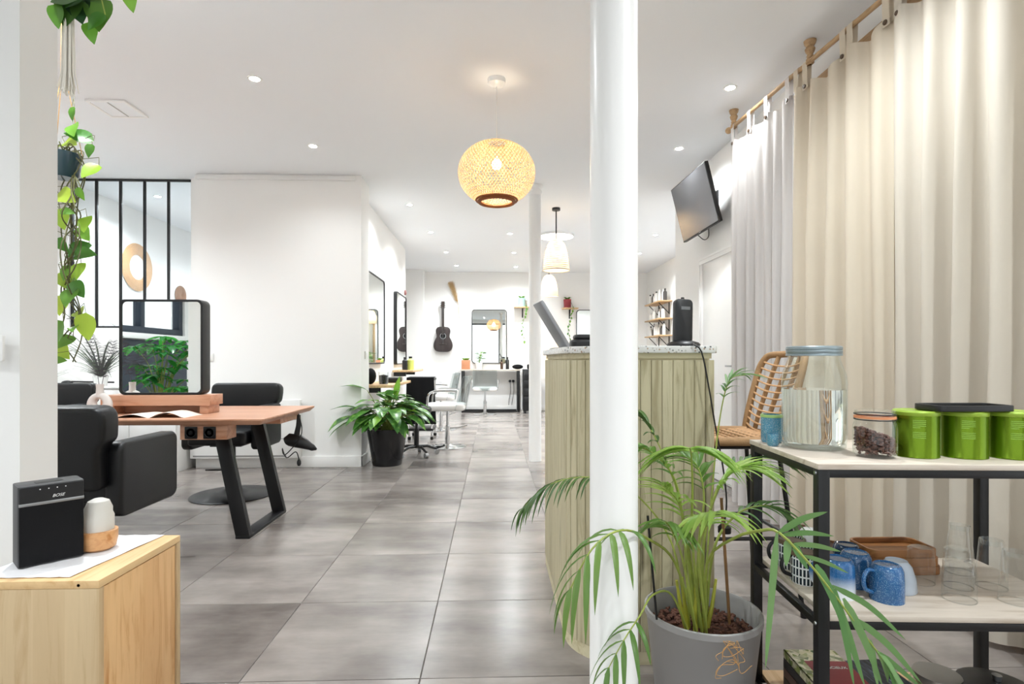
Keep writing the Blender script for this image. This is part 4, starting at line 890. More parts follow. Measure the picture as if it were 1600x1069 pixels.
def frond(pts, n, L0, wd, m='palm', start=.4, spread=1.0, droop=.6, up=None, two=True, r0=.0042, fwd=.5, seed=0, taper=True):
    rg = random.Random(seed); path = bez(pts, 28); path = [p-P0 for p in path]; k = len(path)
    fr = MB().tube(path, [r0*(1-.8*i/(k-1))+.0006 for i in range(k)], 6).build('frond', M['stem'], palm)
    n = int(n*1.35+.5)
    for i in range(n):
        s = start+(1-start)*(i+.5)/n
        for sd in ((-1, 1) if two else (1,)):
            f = min(k-1.001, max(0, (s+rg.uniform(-.01, .01))*(k-1))); j = int(f); p = path[j].lerp(path[min(j+1, k-1)], f-j); t = (path[min(j+1, k-1)]-path[max(j-1, 0)]).normalized()
            side = t.cross(Vector(up or (0, 0, 1))); side = side.normalized() if side.length > .05 else Vector((1, 0, 0))
            d = (side*sd*spread*(1-.5*(s-start)/(1-start))+t*(fwd+.6*(s-start))+Vector((0, 0, .15))+Vector((rg.uniform(-.1, .1), rg.uniform(-.1, .1), rg.uniform(-.1, .1)))).normalized()
            LL = L0*1.15*((.65+.35*math.sin(PI*(s-start)/(1-start))) if taper else 1)*rg.uniform(.85, 1.12); rows = []; q = p.copy(); dd = d.copy(); S = 7
            wv = dd.cross(Vector((0, 0, 1))); wv = wv.normalized() if wv.length > .05 else Vector((1, 0, 0))
            for a in range(S+1):
                u = a/S; w_ = wd*.8*(min(1, .25+u*4))*(1-u**2.2)**.9+.0002
                nn = wv.cross(dd); rows.append([q-wv*w_+nn*w_*.35, q.copy(), q+wv*w_+nn*w_*.35]); dd = (dd+Vector((0, 0, -droop/S*1.3))).normalized(); q = q+dd*LL/S
            MB().grid(rows).build('leaflet', M[m], fr)
cr = lambda dx=0, dy=0, z=SOIL-.01: Vector((PCx-.02+dx, PCy-.005+dy, z))
frond([cr(.0, -.01), at(1055, 880, 1.60), at(1012, 842, 1.45), at(970, 829, 1.33), at(925, 858, 1.27), at(884, 935, 1.25)], 5, .16, .010, 'palm', .50, .75, 1.5, seed=1)
frond([cr(-.02, .02), at(1050, 850, 1.70), at(990, 770, 1.72), at(925, 746, 1.72), at(860, 757, 1.72), at(815, 796, 1.72)], 12, .11, .006, 'palmd', .55, .7, 1.4, seed=2, r0=.003)
frond([cr(0, 0), at(1068, 820, 1.62), at(1052, 745, 1.60), at(1012, 703, 1.58), at(975, 703, 1.56)], 11, .12, .010, 'palm', .5, .8, .7, seed=3)
frond([cr(-.01, .03), at(1065, 800, 1.75), at(1040, 720, 1.80), at(1015, 668, 1.82), at(1000, 650, 1.82)], 6, .10, .009, 'palmd', .6, .8, .7, seed=4, r0=.003)
frond([cr(.01, -.02), at(1082, 850, 1.60), at(1082, 760, 1.56), at(1080, 712, 1.52), at(1078, 700, 1.46)], 7, .16, .013, 'palmy', .80, 1.25, 1.0, seed=5, fwd=.25)
frond([cr(.02, 0), at(1100, 850, 1.62), at(1120, 770, 1.60), at(1150, 735, 1.58), at(1190, 735, 1.55)], 11, .14, .009, 'palmy', .5, .85, .6, seed=6)
frond([cr(.015, .02), at(1100, 840, 1.70), at(1130, 745, 1.75), at(1180, 715, 1.75), at(1225, 722, 1.74)], 10, .12, .007, 'palmg', .55, .8, .6, seed=7, r0=.003)
frond([cr(.02, -.02), at(1105, 880, 1.58), at(1145, 842, 1.42), at(1190, 829, 1.32), at(1218, 833, 1.27), at(1262, 878, 1.24), at(1300, 925, 1.225), at(1345, 985, 1.21), at(1395, 1050, 1.20)], 2, .12, .012, 'palmg', .93, .6, 1.2, seed=8, fwd=.8)
big = palm.children[-1] if palm.children[-1].name.startswith('frond') else [c for c in palm.children if c.name.startswith('frond')][-1]
def blade(p0, p1, wd, sag, m, fr):
    p0, p1 = p0-P0, p1-P0; mid = (p0+p1)/2+Vector((0, 0, sag)); path = bez([p0, mid, p1], 12); rows = []; k = len(path)-1; vd = Vector((0, 1, 0))
    for i, p in enumerate(path):
        u = i/k; t = (path[min(i+1, k)]-path[max(i-1, 0)]).normalized(); wv = t.cross(vd); wv = wv.normalized() if wv.length > .05 else Vector((1, 0, 0)); w_ = wd/2*min(1, .3+u*4)*(1-u**3)**.8+.0002
        rows.append([p-wv*w_+vd*w_*.3, p, p+wv*w_-vd*w_*.2])
    MB().grid(rows).build('leaflet', M[m], fr)
for (u0, v0, d0), (u1, v1, d1_), wd, sag in (((1216, 833, 1.27), (1293, 800, 1.25), .019, .008), ((1222, 836, 1.27), (1303, 838, 1.24), .014, .006), ((1240, 850, 1.26), (1314, 862, 1.23), .013, .004), ((1255, 868, 1.25), (1326, 896, 1.22), .010, .004), ((1214, 833, 1.27), (1196, 1045, 1.25), .015, -.002),
        ((1232, 842, 1.26), (1228, 885, 1.25), .017, 0), ((1240, 850, 1.26), (1262, 890, 1.24), .015, 0), ((1275, 882, 1.24), (1318, 978, 1.21), .017, .01), ((1292, 905, 1.23), (1352, 1075, 1.20), .017, .012), ((1305, 920, 1.225), (1335, 1075, 1.2), .013, .01), ((1318, 935, 1.22), (1380, 1075, 1.19), .016, .012),
        ((1300, 915, 1.225), (1415, 1000, 1.19), .013, .014), ((1335, 965, 1.215), (1440, 1068, 1.18), .014, .012), ((1360, 1000, 1.21), (1372, 1075, 1.19), .012, .0), ((1375, 1020, 1.2), (1440, 1075, 1.18), .011, .0)):
    blade(at(u0, v0, d0), at(u1, v1, d1_), wd, sag, 'palmg', big)
frond([cr(-.03, -.03), at(1050, 930, 1.55), at(1020, 930, 1.45), at(1000, 962, 1.38), at(975, 1000, 1.34), at(945, 1055, 1.32)], 4, .12, .009, 'palm', .62, .85, 1.2, seed=11, r0=.003)
frond([cr(.03, .03), at(1110, 800, 1.80), at(1120, 690, 1.86), at(1130, 625, 1.88), at(1142, 592, 1.88), at(1165, 586, 1.88)], 8, .09, .006, 'palmg', .6, .8, .7, seed=12, r0=.0028)
frond([cr(.01, .0), at(1075, 850, 1.64), at(1062, 790, 1.62), at(1040, 760, 1.60)], 7, .13, .011, 'palmy', .5, .9, .8, seed=13)
frond([cr(.0, .01), at(1092, 850, 1.66), at(1100, 780, 1.66), at(1090, 730, 1.68), at(1068, 712, 1.70)], 8, .13, .011, 'palm', .55, .9, .8, seed=14)
frond([cr(.02, -.03), at(1092, 870, 1.55), at(1105, 815, 1.50), at(1118, 800, 1.44)], 6, .13, .012, 'palmy', .55, .9, 1.2, seed=15)
frond([cr(-.01, -.03), at(1068, 880, 1.56), at(1050, 830, 1.52), at(1040, 815, 1.46)], 6, .11, .010, 'palm', .55, .9, 1.1, seed=16)
frond([cr(.03, .01), at(1115, 860, 1.66), at(1150, 805, 1.66), at(1195, 790, 1.64), at(1220, 800, 1.62)], 7, .12, .008, 'palmg', .5, .8, .7, seed=17)
M['cane'] = mat('yellow_palm_cane', '#a8a83c', .45, var=.3, vs=25)
for dx, dy, lean in ((-.03, -.01, -.02), (-.01, -.02, .0), (.012, -.01, .01), (.004, .015, .005), (.028, -.005, .02), (-.018, .012, -.012)):
    MB().tube([Vector((dx-.02, dy-.005, SOIL-.01)), Vector((dx-.02+lean, dy, SOIL+.07)), Vector((dx-.02+lean*1.6, dy, SOIL+.15))], [.0075, .006, .004], 8).build('cane', M['cane'], palm)
MB().tube([at(1026, 968, 1.60)-P0, at(1012, 806, 1.60)-P0], .0035, 6).build('support_stick', M['black'], palm)
MB().tube([at(1140, 975, 1.66)-P0, at(1127, 778, 1.66)-P0], .0045, 6).build('support_stick', mat('brown_cane', '#7d5a35', .6), palm)
M['root'] = mat('dry_root', '#b98c55', .8, var=.2)
rr = random.Random(5); ft = at(1140, 1000, 1.50)-P0
for k in range(9):
    c = at(1152+rr.uniform(-18, 16), 1028+rr.uniform(-16, 18), 1.475)-P0; a0 = rr.uniform(0, 6); k1, k2 = rr.uniform(.015, .04), rr.uniform(.01, .028); pts = [ft+Vector((rr.uniform(-.02, .02), -.005, .0))]+[c+Vector((k1*math.cos(a0+j), -.006*j*.3, k2*math.sin(a0+j*1.3))) for j in range(rr.randint(2, 5))]
    MB().tube(bez(pts, 24), .0008, 5).build('dry_root', M['root'], palm)
# --- leafy plant in the black pot
q = Vector((-1.085, 5.72, 0)); e = thing('peace_lily', 'broad leaved green plant in a tapered glossy black pot', 'potted plant', q); R = .205
MB().lathe([(0, 0), (R*.70, 0), (R*.72, .01), (R, .365), (R, .375), (R-.012, .375), (R-.02, .34), (0, .335)], 44).build('pot', mat('gloss_black_pot', '#141417', .18, var=.05), e)
MB().lathe([(0, .345), (R-.021, .340), (R-.021, .330), (0, .33)], 24).build('soil', M['soil'], e)
M['lily'] = leafm('lily_leaf', '#5c9440', '#33662c', .25, .3, vein='#7fb050'); M['lilyl'] = leafm('new_lily_leaf', '#8fc043', '#6ba536', .35, .35)
lm = [leaf_me('leaf', M['lily'], .26, .12, 'lance', .4, .18), leaf_me('leaf', M['lily'], .21, .11, 'lance', .5, .15), leaf_me('leaf', M['lilyl'], .25, .075, 'lance', .15, .2)]
rg = random.Random(11)
def clear(p): w_ = p+q; return not (w_.x < -1.30 and w_.y > 5.56)
for k in range(150):
    a = rg.uniform(0, 2*PI); el = rg.uniform(.35, 1.5); R_ = rg.uniform(.18, .44)
    tip = Vector((math.cos(a)*math.cos(el)*R_*1.0, math.sin(a)*math.cos(el)*R_*.9, .40+math.sin(el)*R_*.75))
    b0 = Vector((rg.uniform(-.06, .06), rg.uniform(-.06, .06), .335)); d = Vector((math.cos(a)*math.cos(el*.6), math.sin(a)*math.cos(el*.6), math.sin(el*.6)-.38))
    if not (clear(tip) and clear(tip+d.normalized()*.26)): continue
    MB().tube(bez([b0, (b0+tip)/2+Vector((0, 0, .05)), tip], 8), .003, 5).build('stalk', M['stem'], e)
    put('leaf', lm[2] if k % 19 == 3 else lm[k % 2], e, frame_M(tip-d*.02, d, s=rg.uniform(.75, 1.1)))
for (u, v, d_, dr) in ((540, 632, 5.45, (-1, -.1, .35)), (545, 650, 5.45, (-1, -.2, .05)), (530, 663, 5.5, (-1, -.05, -.25)), (555, 600, 5.5, (-.9, -.1, .5)), (620, 605, 5.6, (.1, -.1, 1)), (655, 640, 5.7, (.9, -.2, -.5))):
    p = at(u, v, d_)-q; p0 = Vector(dr).normalized(); s = p-p0*.13; put('leaf', lm[2] if u == 620 else lm[0], e, frame_M(s, p0)); MB().tube(bez([(0, 0, .335), (s*.6)+Vector((0, 0, .17)), s], 10), .003, 5).build('stalk', M['stem'], e)
# --- pothos trailing beside the near wall
M['poth'] = leafm('pothos_leaf', '#7fae3c', '#3f7a2a', .35, .35); M['pothl'] = leafm('yellow_pothos_leaf', '#b5cc4c', '#8fb83a', .45, .35); M['vine'] = mat('brown_vine', '#5b5a34', .7, var=.3, vs=40)
pm = [leaf_me('leaf', M['poth'], .085, .062, 'heart', .25, .2), leaf_me('leaf', M['pothl'], .095, .066, 'heart', .2, .2), leaf_me('leaf', M['poth'], .06, .045, 'heart', .3, .2)]
pq = at(98, 256, 2.3); e = thing('trailing_pothos', 'pothos with long tangled vines trailing from a hanging dark pot', 'hanging plant', (pq.x, pq.y, pq.z-.06)); P1 = Vector(e.location)
MB().lathe([(0, 0), (.045, 0), (.055, .01), (.066, .10), (.062, .10), (.055, .02), (0, .085)], 32).build('pot', mat('dark_teal_glazed_pot', '#26404a', .15, var=.1), e)
for k in range(3):
    a = 2*PI*k/3+.5; MB().tube([Vector((.067*math.cos(a), .067*math.sin(a), .09)), Vector((.01*math.cos(a), .01*math.sin(a), .42)), Vector((0, 0, CZ-P1.z))], .0016, 5).build('hanger_cord', M['root'], e)
rg = random.Random(21)
LV = [(112, 200, 0), (128, 213, 0), (137, 238, 2), (142, 264, 1), (105, 222, 1), (98, 305, 1), (126, 308, 2), (95, 338, 1), (132, 347, 1), (128, 362, 0), (126, 385, 0), (128, 396, 0), (103, 405, 2), (122, 421, 1), (100, 434, 1), (120, 450, 0), (96, 474, 1), (122, 488, 1), (134, 504, 1), (112, 512, 2), (101, 532, 0), (94, 545, 1), (96, 562, 2), (108, 330, 2), (115, 440, 2), (97, 385, 2), (108, 460, 0), (92, 515, 0), (110, 180, 2), (100, 425, 2)]
for kk in range(9):
    u0 = 92+5.5*kk; pts = [Vector((rg.uniform(-.03, .03), rg.uniform(-.03, .03), .09)), Vector((rg.uniform(.0, .075), rg.uniform(-.06, .06), .13)), at(100+rg.uniform(-4, 22), 262, 2.3)-P1+Vector((.03, 0, 0))]
    vend = (600, 520, 560, 470, 585, 430, 505, 380, 540)[kk]
    for v in range(300, vend, 38): pts.append(at(108+rg.uniform(-15, 20), v, 2.3+rg.uniform(-.08, .08))-P1)
    MB().tube(bez(pts, 60), .0026, 5).build('vine', M['vine'], e)
for u, v, ty in LV:
    p = at(u, v, 2.3+rg.uniform(-.07, .05))-P1; d = Vector((rg.uniform(-.3, 1), rg.uniform(-.9, .1), rg.uniform(-.8, .2))).normalized(); up = Vector((rg.uniform(-.3, .3), -1, .5)); put('leaf', pm[ty], e, frame_M(p-d*.04, d, up, rg.uniform(.85, 1.25)))
    MB().tube([p-d*.04, p-d*.05+Vector((-.015, .01, .03)), at(112+rg.uniform(-8, 8), v-14, 2.3)-P1], .0014, 4).build('petiole', M['vine'], e)
# --- macrame hanger plant close to the viewer
hq = at(106, -70, 1.45); e = thing('macrame_planter', 'philodendron in a white macrame hanger with a long tassel', 'hanging plant', (hq.x, hq.y, hq.z)); P2 = Vector(e.location)
MB().lathe([(0, 0), (.05, 0), (.06, .01), (.075, .12), (.07, .12), (.06, .02), (0, .1)], 28).build('pot', M['white'], e)
M['cotton'] = mat('cotton_cord', '#efeadf', .9, var=.06, vs=30)
for k in range(4):
    a = PI/2*k+.4; MB().tube([Vector((0, 0, -.02)), Vector((.062*math.cos(a), .062*math.sin(a), .02)), Vector((.08*math.cos(a), .08*math.sin(a), .12)), Vector((.01*math.cos(a), .01*math.sin(a), .45)), Vector((0, 0, CZ-P2.z))], .003, 6).build('hanger_cord', M['cotton'], e)
mb = MB(); zb = at(106, 145, 1.45).z-P2.z
for k in range(46):
    a = rg.uniform(0, 2*PI); r = .013*math.sqrt(rg.random()); x, y = r*math.cos(a), r*math.sin(a)
    mb.tube([(x*.6, y*.6, -.015), (x, y, zb*.5), (x*1.15+rg.uniform(-.002, .002), y*1.15, zb*.85), (x*1.7+rg.uniform(-.006, .006), y*1.5, zb+rg.uniform(-.008, .012))], .0016, 4)
mb.build('tassel', M['cotton'], e); MB().lathe([(0, -.03), (.014, -.03), (.017, -.018), (.014, -.005), (0, -.002)], 14).build('tassel_knot', M['cotton'], e)
M['phil'] = leafm('philodendron_leaf', '#567f2c', '#24402a', .3, .3); fm = [leaf_me('leaf', M['phil'], .085, .06, 'heart', .15, .2), leaf_me('leaf', M['poth'], .06, .038, 'heart', .2, .25)]
for u, v, ty, d in ((84, 12, 1, (-.7, -.2, -.5)), (97, 34, 0, (-.2, -.2, -1)), (88, 52, 1, (.1, -.1, -1)), (124, 28, 0, (.3, -.2, -.9)), (151, 40, 0, (.1, -.3, -1)), (123, 48, 1, (-.6, -.3, -.7)), (146, 74, 1, (.3, -.2, -1)), (208, 26, 1, (.25, -.1, -1)), (135, 5, 0, (.8, -.2, -.3)), (75, -5, 0, (-.9, 0, -.1)), (160, -5, 0, (.9, 0, -.2))):
    p = at(u, v, 1.45+rg.uniform(-.05, .03))-P2; d = Vector(d).normalized(); s = 1.15 if ty == 0 else 1.0; st = p-d*.08*s; put('leaf', fm[ty], e, frame_M(st, d, (.2, -1, .3), s)); MB().tube(bez([(rg.uniform(-.02, .02), 0, .11), st*.5+Vector((0, 0, .12)), st], 12), .0016, 5).build('stem', M['stem'], e)
# --- spiky plant on the low wall and bushy plant behind the glass
def spiky(name, label, q, n, L0, wd, m, up0=.3, ok=lambda p: True):
    e = thing(name, label, 'potted plant', q); MB().lathe([(0, 0), (.05, 0), (.065, .09), (.058, .09), (.05, .08), (0, .08)], 24).build('pot', M['white'], e); rg = random.Random(int(q[0]*100))
    for k in range(n):
        a = rg.uniform(0, 2*PI); d = Vector((math.cos(a), math.sin(a)*.7, rg.uniform(up0, 2.2))).normalized(); p = Vector((0, 0, .085)); rows = []; L_ = L0*rg.uniform(.7, 1.15); w_ = d.cross(Vector((0, 0, 1))).normalized()
        for i in range(9):
            u = i/8; ww = wd/2*(1-u**2)+.0003; rows.append([p-w_*ww, p+w_*ww]); d = (d+Vector((0, 0, -.16))).normalized(); p = p+d*L_/8
        if not all(ok(r[0]+Vector(q)) for r in rows): continue
        MB().grid(rows).build('leaf', M[m], e)
M['drac'] = leafm('grey_green_strap_leaf', '#6f7f66', '#3f4f42', .2)
spiky('spider_plant', 'grey-green strap leaved plant on the white sideboard below the glass', (at(172, 600, 5.5).x, 5.5, .82), 70, .62, .016, 'drac', .6, lambda p: p.y < 5.74 and p.x > XL+.02 and p.z > .83)
M['fern'] = leafm('soft_green_leaf', '#7f9a62', '#4d6b48', .3)
spiky('bushy_plant', 'soft green plant behind the glazed partition', (-3.92, 6.25, 1.0), 80, .75, .035, 'fern', .8, lambda p: 5.9 < p.y and p.x > XL+.02)
tag(MB().box(-4.1, 6.1, 0, -3.7, 6.4, .98).box(-4.12, 6.08, .98, -3.68, 6.42, 1.0).build('plant_stand', M['trimw'], bevel=.004), 'white plinth under the soft green plant behind the glass', 'plinth')
# --- green plant reflected in the table mirror (stands left of the near wall)
q = Vector((-3.52, 1.12, 0)); e = thing('umbrella_plant', 'bushy green umbrella plant seen in the table mirror', 'potted plant', q)
MB().lathe([(0, 0), (.15, 0), (.16, .01), (.2, .42), (.18, .42), (.16, .36), (0, .36)], 32).build('pot', M['trimw'], e)
M['umb'] = leafm('glossy_umbrella_leaf', '#4fae42', '#2a7a3a', .35, .25); um = leaf_me('leaf', M['umb'], .18, .066, 'lance', .25, .15); rg = random.Random(4)
for k in range(40):
    a = rg.uniform(0, 2*PI); r = rg.uniform(.05, .36); z = rg.uniform(.68, 1.34)-.25*r; c = Vector((r*math.cos(a), r*math.sin(a), z))
    MB().tube(bez([(rg.uniform(-.04, .04), rg.uniform(-.04, .04), .36), (r*.4*math.cos(a), r*.4*math.sin(a), z*.8), c], 10), .004, 5).build('stalk', M['stem'], e)
    for j in range(6):
        b = 2*PI*j/6+k; put('leaf', um, e, frame_M(c, (math.cos(b), math.sin(b), rg.uniform(-.35, .1)), s=rg.uniform(.8, 1.1)))

# ---------------------------------------------------------------- salon at the rear
def wall_mirror_left(label, y0, y1, z0, z1):
    e = mirror_box('wall_mirror', label, y1-y0, z1-z0, .05, (-1.47+.0255, (y0+y1)/2, z0), PI/2, .05, .018, 'black framed wall mirrors', back=False)
wall_mirror_left('tall black framed mirror on the left wall, half hidden by the wall block', 6.35, 7.34, 1.02, 2.10)
wall_mirror_left('tall black framed mirror on the left wall reflecting the guitar', 8.24, 9.16, 1.0, 2.09)
YW = YB-.0005
def bx_(u): return (u-800)/FPX*YB+.4
mirror_box('wall_mirror', 'black framed upright mirror on the back wall above the desk', bx_(792)-bx_(737), 1.135, .03, ((bx_(792)+bx_(737))/2, YW-.0155, .993), 0, .07, .015, 'black framed wall mirrors', back=False)
mirror_box('wall_mirror', 'black framed mirror on the back wall right of the bell lamps', .75, 1.135, .03, (1.76+.375, YW-.0155, .993), 0, .07, .015, 'black framed wall mirrors', back=False)
# guitar
e = thing('acoustic_guitar', 'dark acoustic guitar hanging on the back wall', 'guitar', (bx_(693), YW, 1.236))
gp = bez([(.0, 0, 0), (.10, 0, .004), (.165, 0, .035), (.196, 0, .10), (.196, 0, .17), (.168, 0, .245), (.136, 0, .305), (.134, 0, .35), (.148, 0, .41), (.147, 0, .46), (.12, 0, .505), (.07, 0, .522), (0, 0, .525)], 60)
body = [(max(0, p.x), p.z) for p in gp]; poly = body+[(-x, z) for x, z in body[::-1][1:-1]]
M['guitar'] = wood('dark_guitar_wood', '#4a4140', '#241f20', 'z', .6, .25); M['neck'] = mat('dark_neck', '#3a302c', .4)
MB().prism(poly, -.10, -.01, 'y').build('body', M['guitar'], e, bevel=.006)
MB().box(-.027, -.115, .36, .027, -.095, .90).build('neck', M['neck'], e, bevel=.003); MB().prism([(-.03, .90), (.03, .90), (.038, .96), (.034, 1.05), (-.034, 1.05), (-.038, .96)], -.115, -.095, 'y').build('headstock', M['neck'], e)
for s in (-1, 1):
    for k in range(3): MB().ball((s*.05, -.105, .93+.042*k), .011, 8, 6).build('tuning_peg', M['steel'], e)
def disc_y(mb_prof, nm, m, p): o = MB().lathe(mb_prof, 28).build(nm, m, e); o.matrix_basis = Matrix.Translation(p) @ Matrix.Rotation(PI/2, 4, 'X')
disc_y([(0, 0), (.05, 0), (.05, .002), (0, .002)], 'sound_hole', M['fabricb'], (0, -.1, .33)); disc_y([(.052, 0), (.064, 0), (.064, .003), (.052, .003)], 'rosette', M['steel'], (0, -.1, .33))
MB().box(-.075, -.112, .15, .075, -.10, .175).build('bridge', M['neck'], e, bevel=.002)
for k in range(6): MB().tube([(-.015+.006*k, -.118, .165), (-.015+.006*k, -.118, .93)], .0009, 4).build('string', M['steel'], e)
MB().bar((0, -.01, .93), (0, 0, .93), .05, .03, (0, 0, 1)).bar((0, -.1, .905), (0, 0, .905), .02, .02).build('wall_hanger', M['black'], e)
# pampas
p0, p1 = at(717, 497, 11.6), at(708, 450, 11.6); e = thing('pampas_plume', 'dried pampas grass plume on the back wall beside the guitar', 'dried grass', (p0.x, YW-.06, p0.z)); mb = MB(); M['pampas'] = mat('dry_pampas', '#c0a276', .9, var=.15, vs=40)
path = bez([(0, .04, 0), (-.02, .02, .30), (-.09, 0, .56), (-.16, -.02, .70)], 24); MB().tube(path, .006, 6).build('stalk', M['pampas'], e)
rg = random.Random(8)
for k in range(700):
    s = rg.uniform(.38, 1); p = path[int(s*(len(path)-1))]; t = (path[-1]-path[-4]).normalized(); sd = rg.uniform(-1, 1); L_ = .16*math.sin(PI*min(1, (1.12-s)*1.1))+.02
    d = (t*.9+Vector((sd*.55, rg.uniform(-.3, .1), rg.uniform(-.25, .15)))).normalized(); w_ = Vector((.0015, 0, .0015)); m1 = p+d*L_; mb.add([p-w_, p+w_, m1], [(0, 1, 2)])
o = mb.build('plume', M['pampas'], e, smooth=False)
# desks
def desk(label, x0, x1, y0, y1, z, m='oak'):
    cx, cy = (x0+x1)/2, (y0+y1)/2; e = thing('styling_desk', label, 'desk', (cx, cy, 0)); w_, d_ = (x1-x0)/2, (y1-y0)/2
    MB().box(-w_, -d_, z-.03, w_, d_, z).build('desk_top', M['shelfw'], e, bevel=.003)
    for s in (-1, 1):
        for q in (-1, 1): MB().box(s*(w_-.04)-.025, q*(d_-.03)-.02, 0, s*(w_-.04)+.025, q*(d_-.03)+.02, z-.031).build('leg', M['black'], e, bevel=.002)
    for q in (-1, 1): MB().box(-w_+.07, q*(d_-.03)-.015, .0, w_-.07, q*(d_-.03)+.015, .03).build('stretcher', M['black'], e, bevel=.002)
    return e
desk('narrow styling desk with black frame under the back wall mirror', -.66, .56, 11.27, 11.68, .875)
desk('narrow styling desk behind the reception counter', 1.15, 2.6, 11.27, 11.68, .875)
DZ = .875
def bottle(name, label, p, r, h, m, cap, group=None):
    e = thing(name, label, 'bottle', p, 0, group); MB().lathe([(0, 0), (r, 0), (r, h*.72), (r*.45, h*.82), (r*.4, h*.86), (0, h*.86)], 14).build('bottle_body', m, e); MB().lathe([(0, h*.86), (r*.5, h*.86), (r*.5, h), (0, h)], 10).build('bottle_cap', cap, e); return e
def b_at(u, y=11.4): return (u-800)/FPX*y+.034*y
e = thing('terracotta_planter', 'terracotta cube planter with succulents on the back desk', 'potted plant', (b_at(728), 11.42, DZ)); MB().box(-.085, -.085, 0, .085, .085, .19).build('planter', mat('terracotta', '#c98a66', .8), e, bevel=.006)
for k in range(14): a = k*2.4; put('leaf', pm[2], e, frame_M((.05*math.cos(a), .05*math.sin(a), .185), (math.cos(a)*.5, math.sin(a)*.5, 1)))
bottle('spray_bottle', 'brown bottle on the back desk, left of the dark one', (b_at(784), 11.45, DZ), .03, .19, mat('amber_bottle', '#4a3426', .2), M['plasticb']); bottle('spray_bottle', 'taller black bottle on the back desk', (b_at(793), 11.45, DZ), .035, .25, M['plasticb'], M['plasticb'])
tag(MB().ball((b_at(809), 11.45, DZ+.05), .1, 14, 8, (1.15, .7, .5)).build('black_pouch', M['fabricb']), 'rounded black pouch on the right end of the back desk', 'pouch')
e = thing('leafy_houseplant', 'small leafy plant in a white pot in front of the back mirror', 'potted plant', (b_at(748), 11.55, DZ)); MB().lathe([(0, 0), (.06, 0), (.08, .13), (.07, .13), (0, .11)], 20).build('pot', M['white'], e); rg = random.Random(2)
for k in range(22): a = k*2.4; z = .14+.2*rg.random(); put('leaf', pm[0], e, frame_M((.06*math.cos(a)*rg.random()+.03, .05*math.sin(a)*rg.random(), z), (math.cos(a), math.sin(a)*.5, .3)));
MB().tube([(0, 0, .1), (.02, 0, .25), (.05, 0, .34)], .006, 6).build('stem', M['stem'], e)
for u, lab in ((797, 'left'), (802, 'right')):
    e = thing('plug', 'black plug in the back wall below the desk, '+lab+' of the pair', 'plug', (b_at(u, 11.65), YW, .62), 0, 'plugs under the back desk'); MB().lathe([(0, 0), (.03, 0), (.025, .04), (0, .04)], 14).build('plug_body', M['plasticb'], e).rotation_euler = (PI/2, 0, 0)
    MB().tube(bez([(0, -.04, 0), (.01, -.05, -.2), (-.02, -.045, -.4), (-.03, -.05, -.5)], 14), .005, 5).build('plug_cable', M['plasticb'], e)
# small wall shelf with trailing plant
def wshelf(label, x0, x1, z): 
    e = thing('wall_shelf', label, 'shelf', ((x0+x1)/2, YW, z)); w_ = (x1-x0)/2; MB().box(-w_, -.2, -.025, w_, 0, 0).build('shelf_board', M['oak'], e, bevel=.002)
    MB().box(-.012, -.012, -.22, .012, 0, -.026).bar((0, -.006, -.2), (0, -.16, -.03), .015, .01).build('shelf_bracket', M['black'], e)
wshelf('small oak wall shelf left of the far column', .44, .80, 2.18); wshelf('small oak wall shelf right of the bell lamps', 1.45, 1.78, 2.16)
def trail(label, x, z, potm, n, seed):
    e = thing('trailing_plant', label, 'potted plant', (x, YW-.1, z)); MB().lathe([(0, 0), (.075, 0), (.082, .18), (.07, .18), (0, .16)], 24).build('pot', potm, e); rg = random.Random(seed)
    for k in range(5): a = k*1.3; put('leaf', pm[0], e, frame_M((.03*math.cos(a), .03*math.sin(a), .18), (math.cos(a), math.sin(a), .9)))
    path = bez([(.05, -.05, .16), (.10, -.09, .0), (.06, -.11, -.2), (.0, -.1, -.45), (.05, -.1, -.72)], 30); MB().tube(path, .003, 5).build('vine', M['vine'], e)
    for k in range(n): p = path[6+int(24*k/n)]; put('leaf', pm[2], e, frame_M(p, (rg.uniform(-1, 1), -.5, -.8)))
trail('trailing plant in a pale teal pot on the small wall shelf', .60, 2.18, mat('pale_teal_pot', '#9fbdb8', .4), 12, 3); trail('trailing plant in a red pot on the right wall shelf', 1.56, 2.16, M['red'], 14, 6)
# acrylic salon chairs, front towards +Y
def salon_chair(label, loc, rz):
    e = thing('salon_chair', label, 'chair', loc, rz, 'clear acrylic salon chairs')
    MB().prism(rrect(-.24, -.22, .24, .26, .08), .46, .535).build('seat', M['vinylw'], e, bevel=.025, seg=3)
    rows = []
    for j in range(8):
        t = j/7; z = .47+.40*t; rows.append([Vector((.27*math.sin(a)*(1-.06*t), -.23-.07*t+.20*(1-math.cos(a))*(1.05-.25*t), z)) for a in [(-1.15+2.3*i/16) for i in range(17)]])
    MB().grid(rows).build('clear_shell', M['acrylic'], e, solid=.008)
    for s in (-1, 1): MB().tube(bez([(s*.25, .22, .50), (s*.265, .2, .66), (s*.26, .10, .70), (s*.26, -.05, .70), (s*.25, -.12, .69)], 16), .013, 8).build('arm_tube', M['chrome'], e)
    MB().lathe([(0, .02), (.032, .02), (.032, .26), (.018, .265), (.018, .46), (0, .46)], 18).build('pump_column', M['chrome'], e)
    MB().lathe([(0, 0), (.235, 0), (.235, .008), (.06, .022), (.04, .04), (0, .04)], 40).build('round_base', M['chrome'], e)
    MB().tube([(0, -.03, .23), (.03, -.12, .23), (.03, -.24, .26)], .008, 6).build('pump_lever', M['chrome'], e)
    return e
sc1 = salon_chair('clear acrylic salon chair with a white seat, nearest one by the leafy pot', (-.56, 6.84, 0), PI/2)
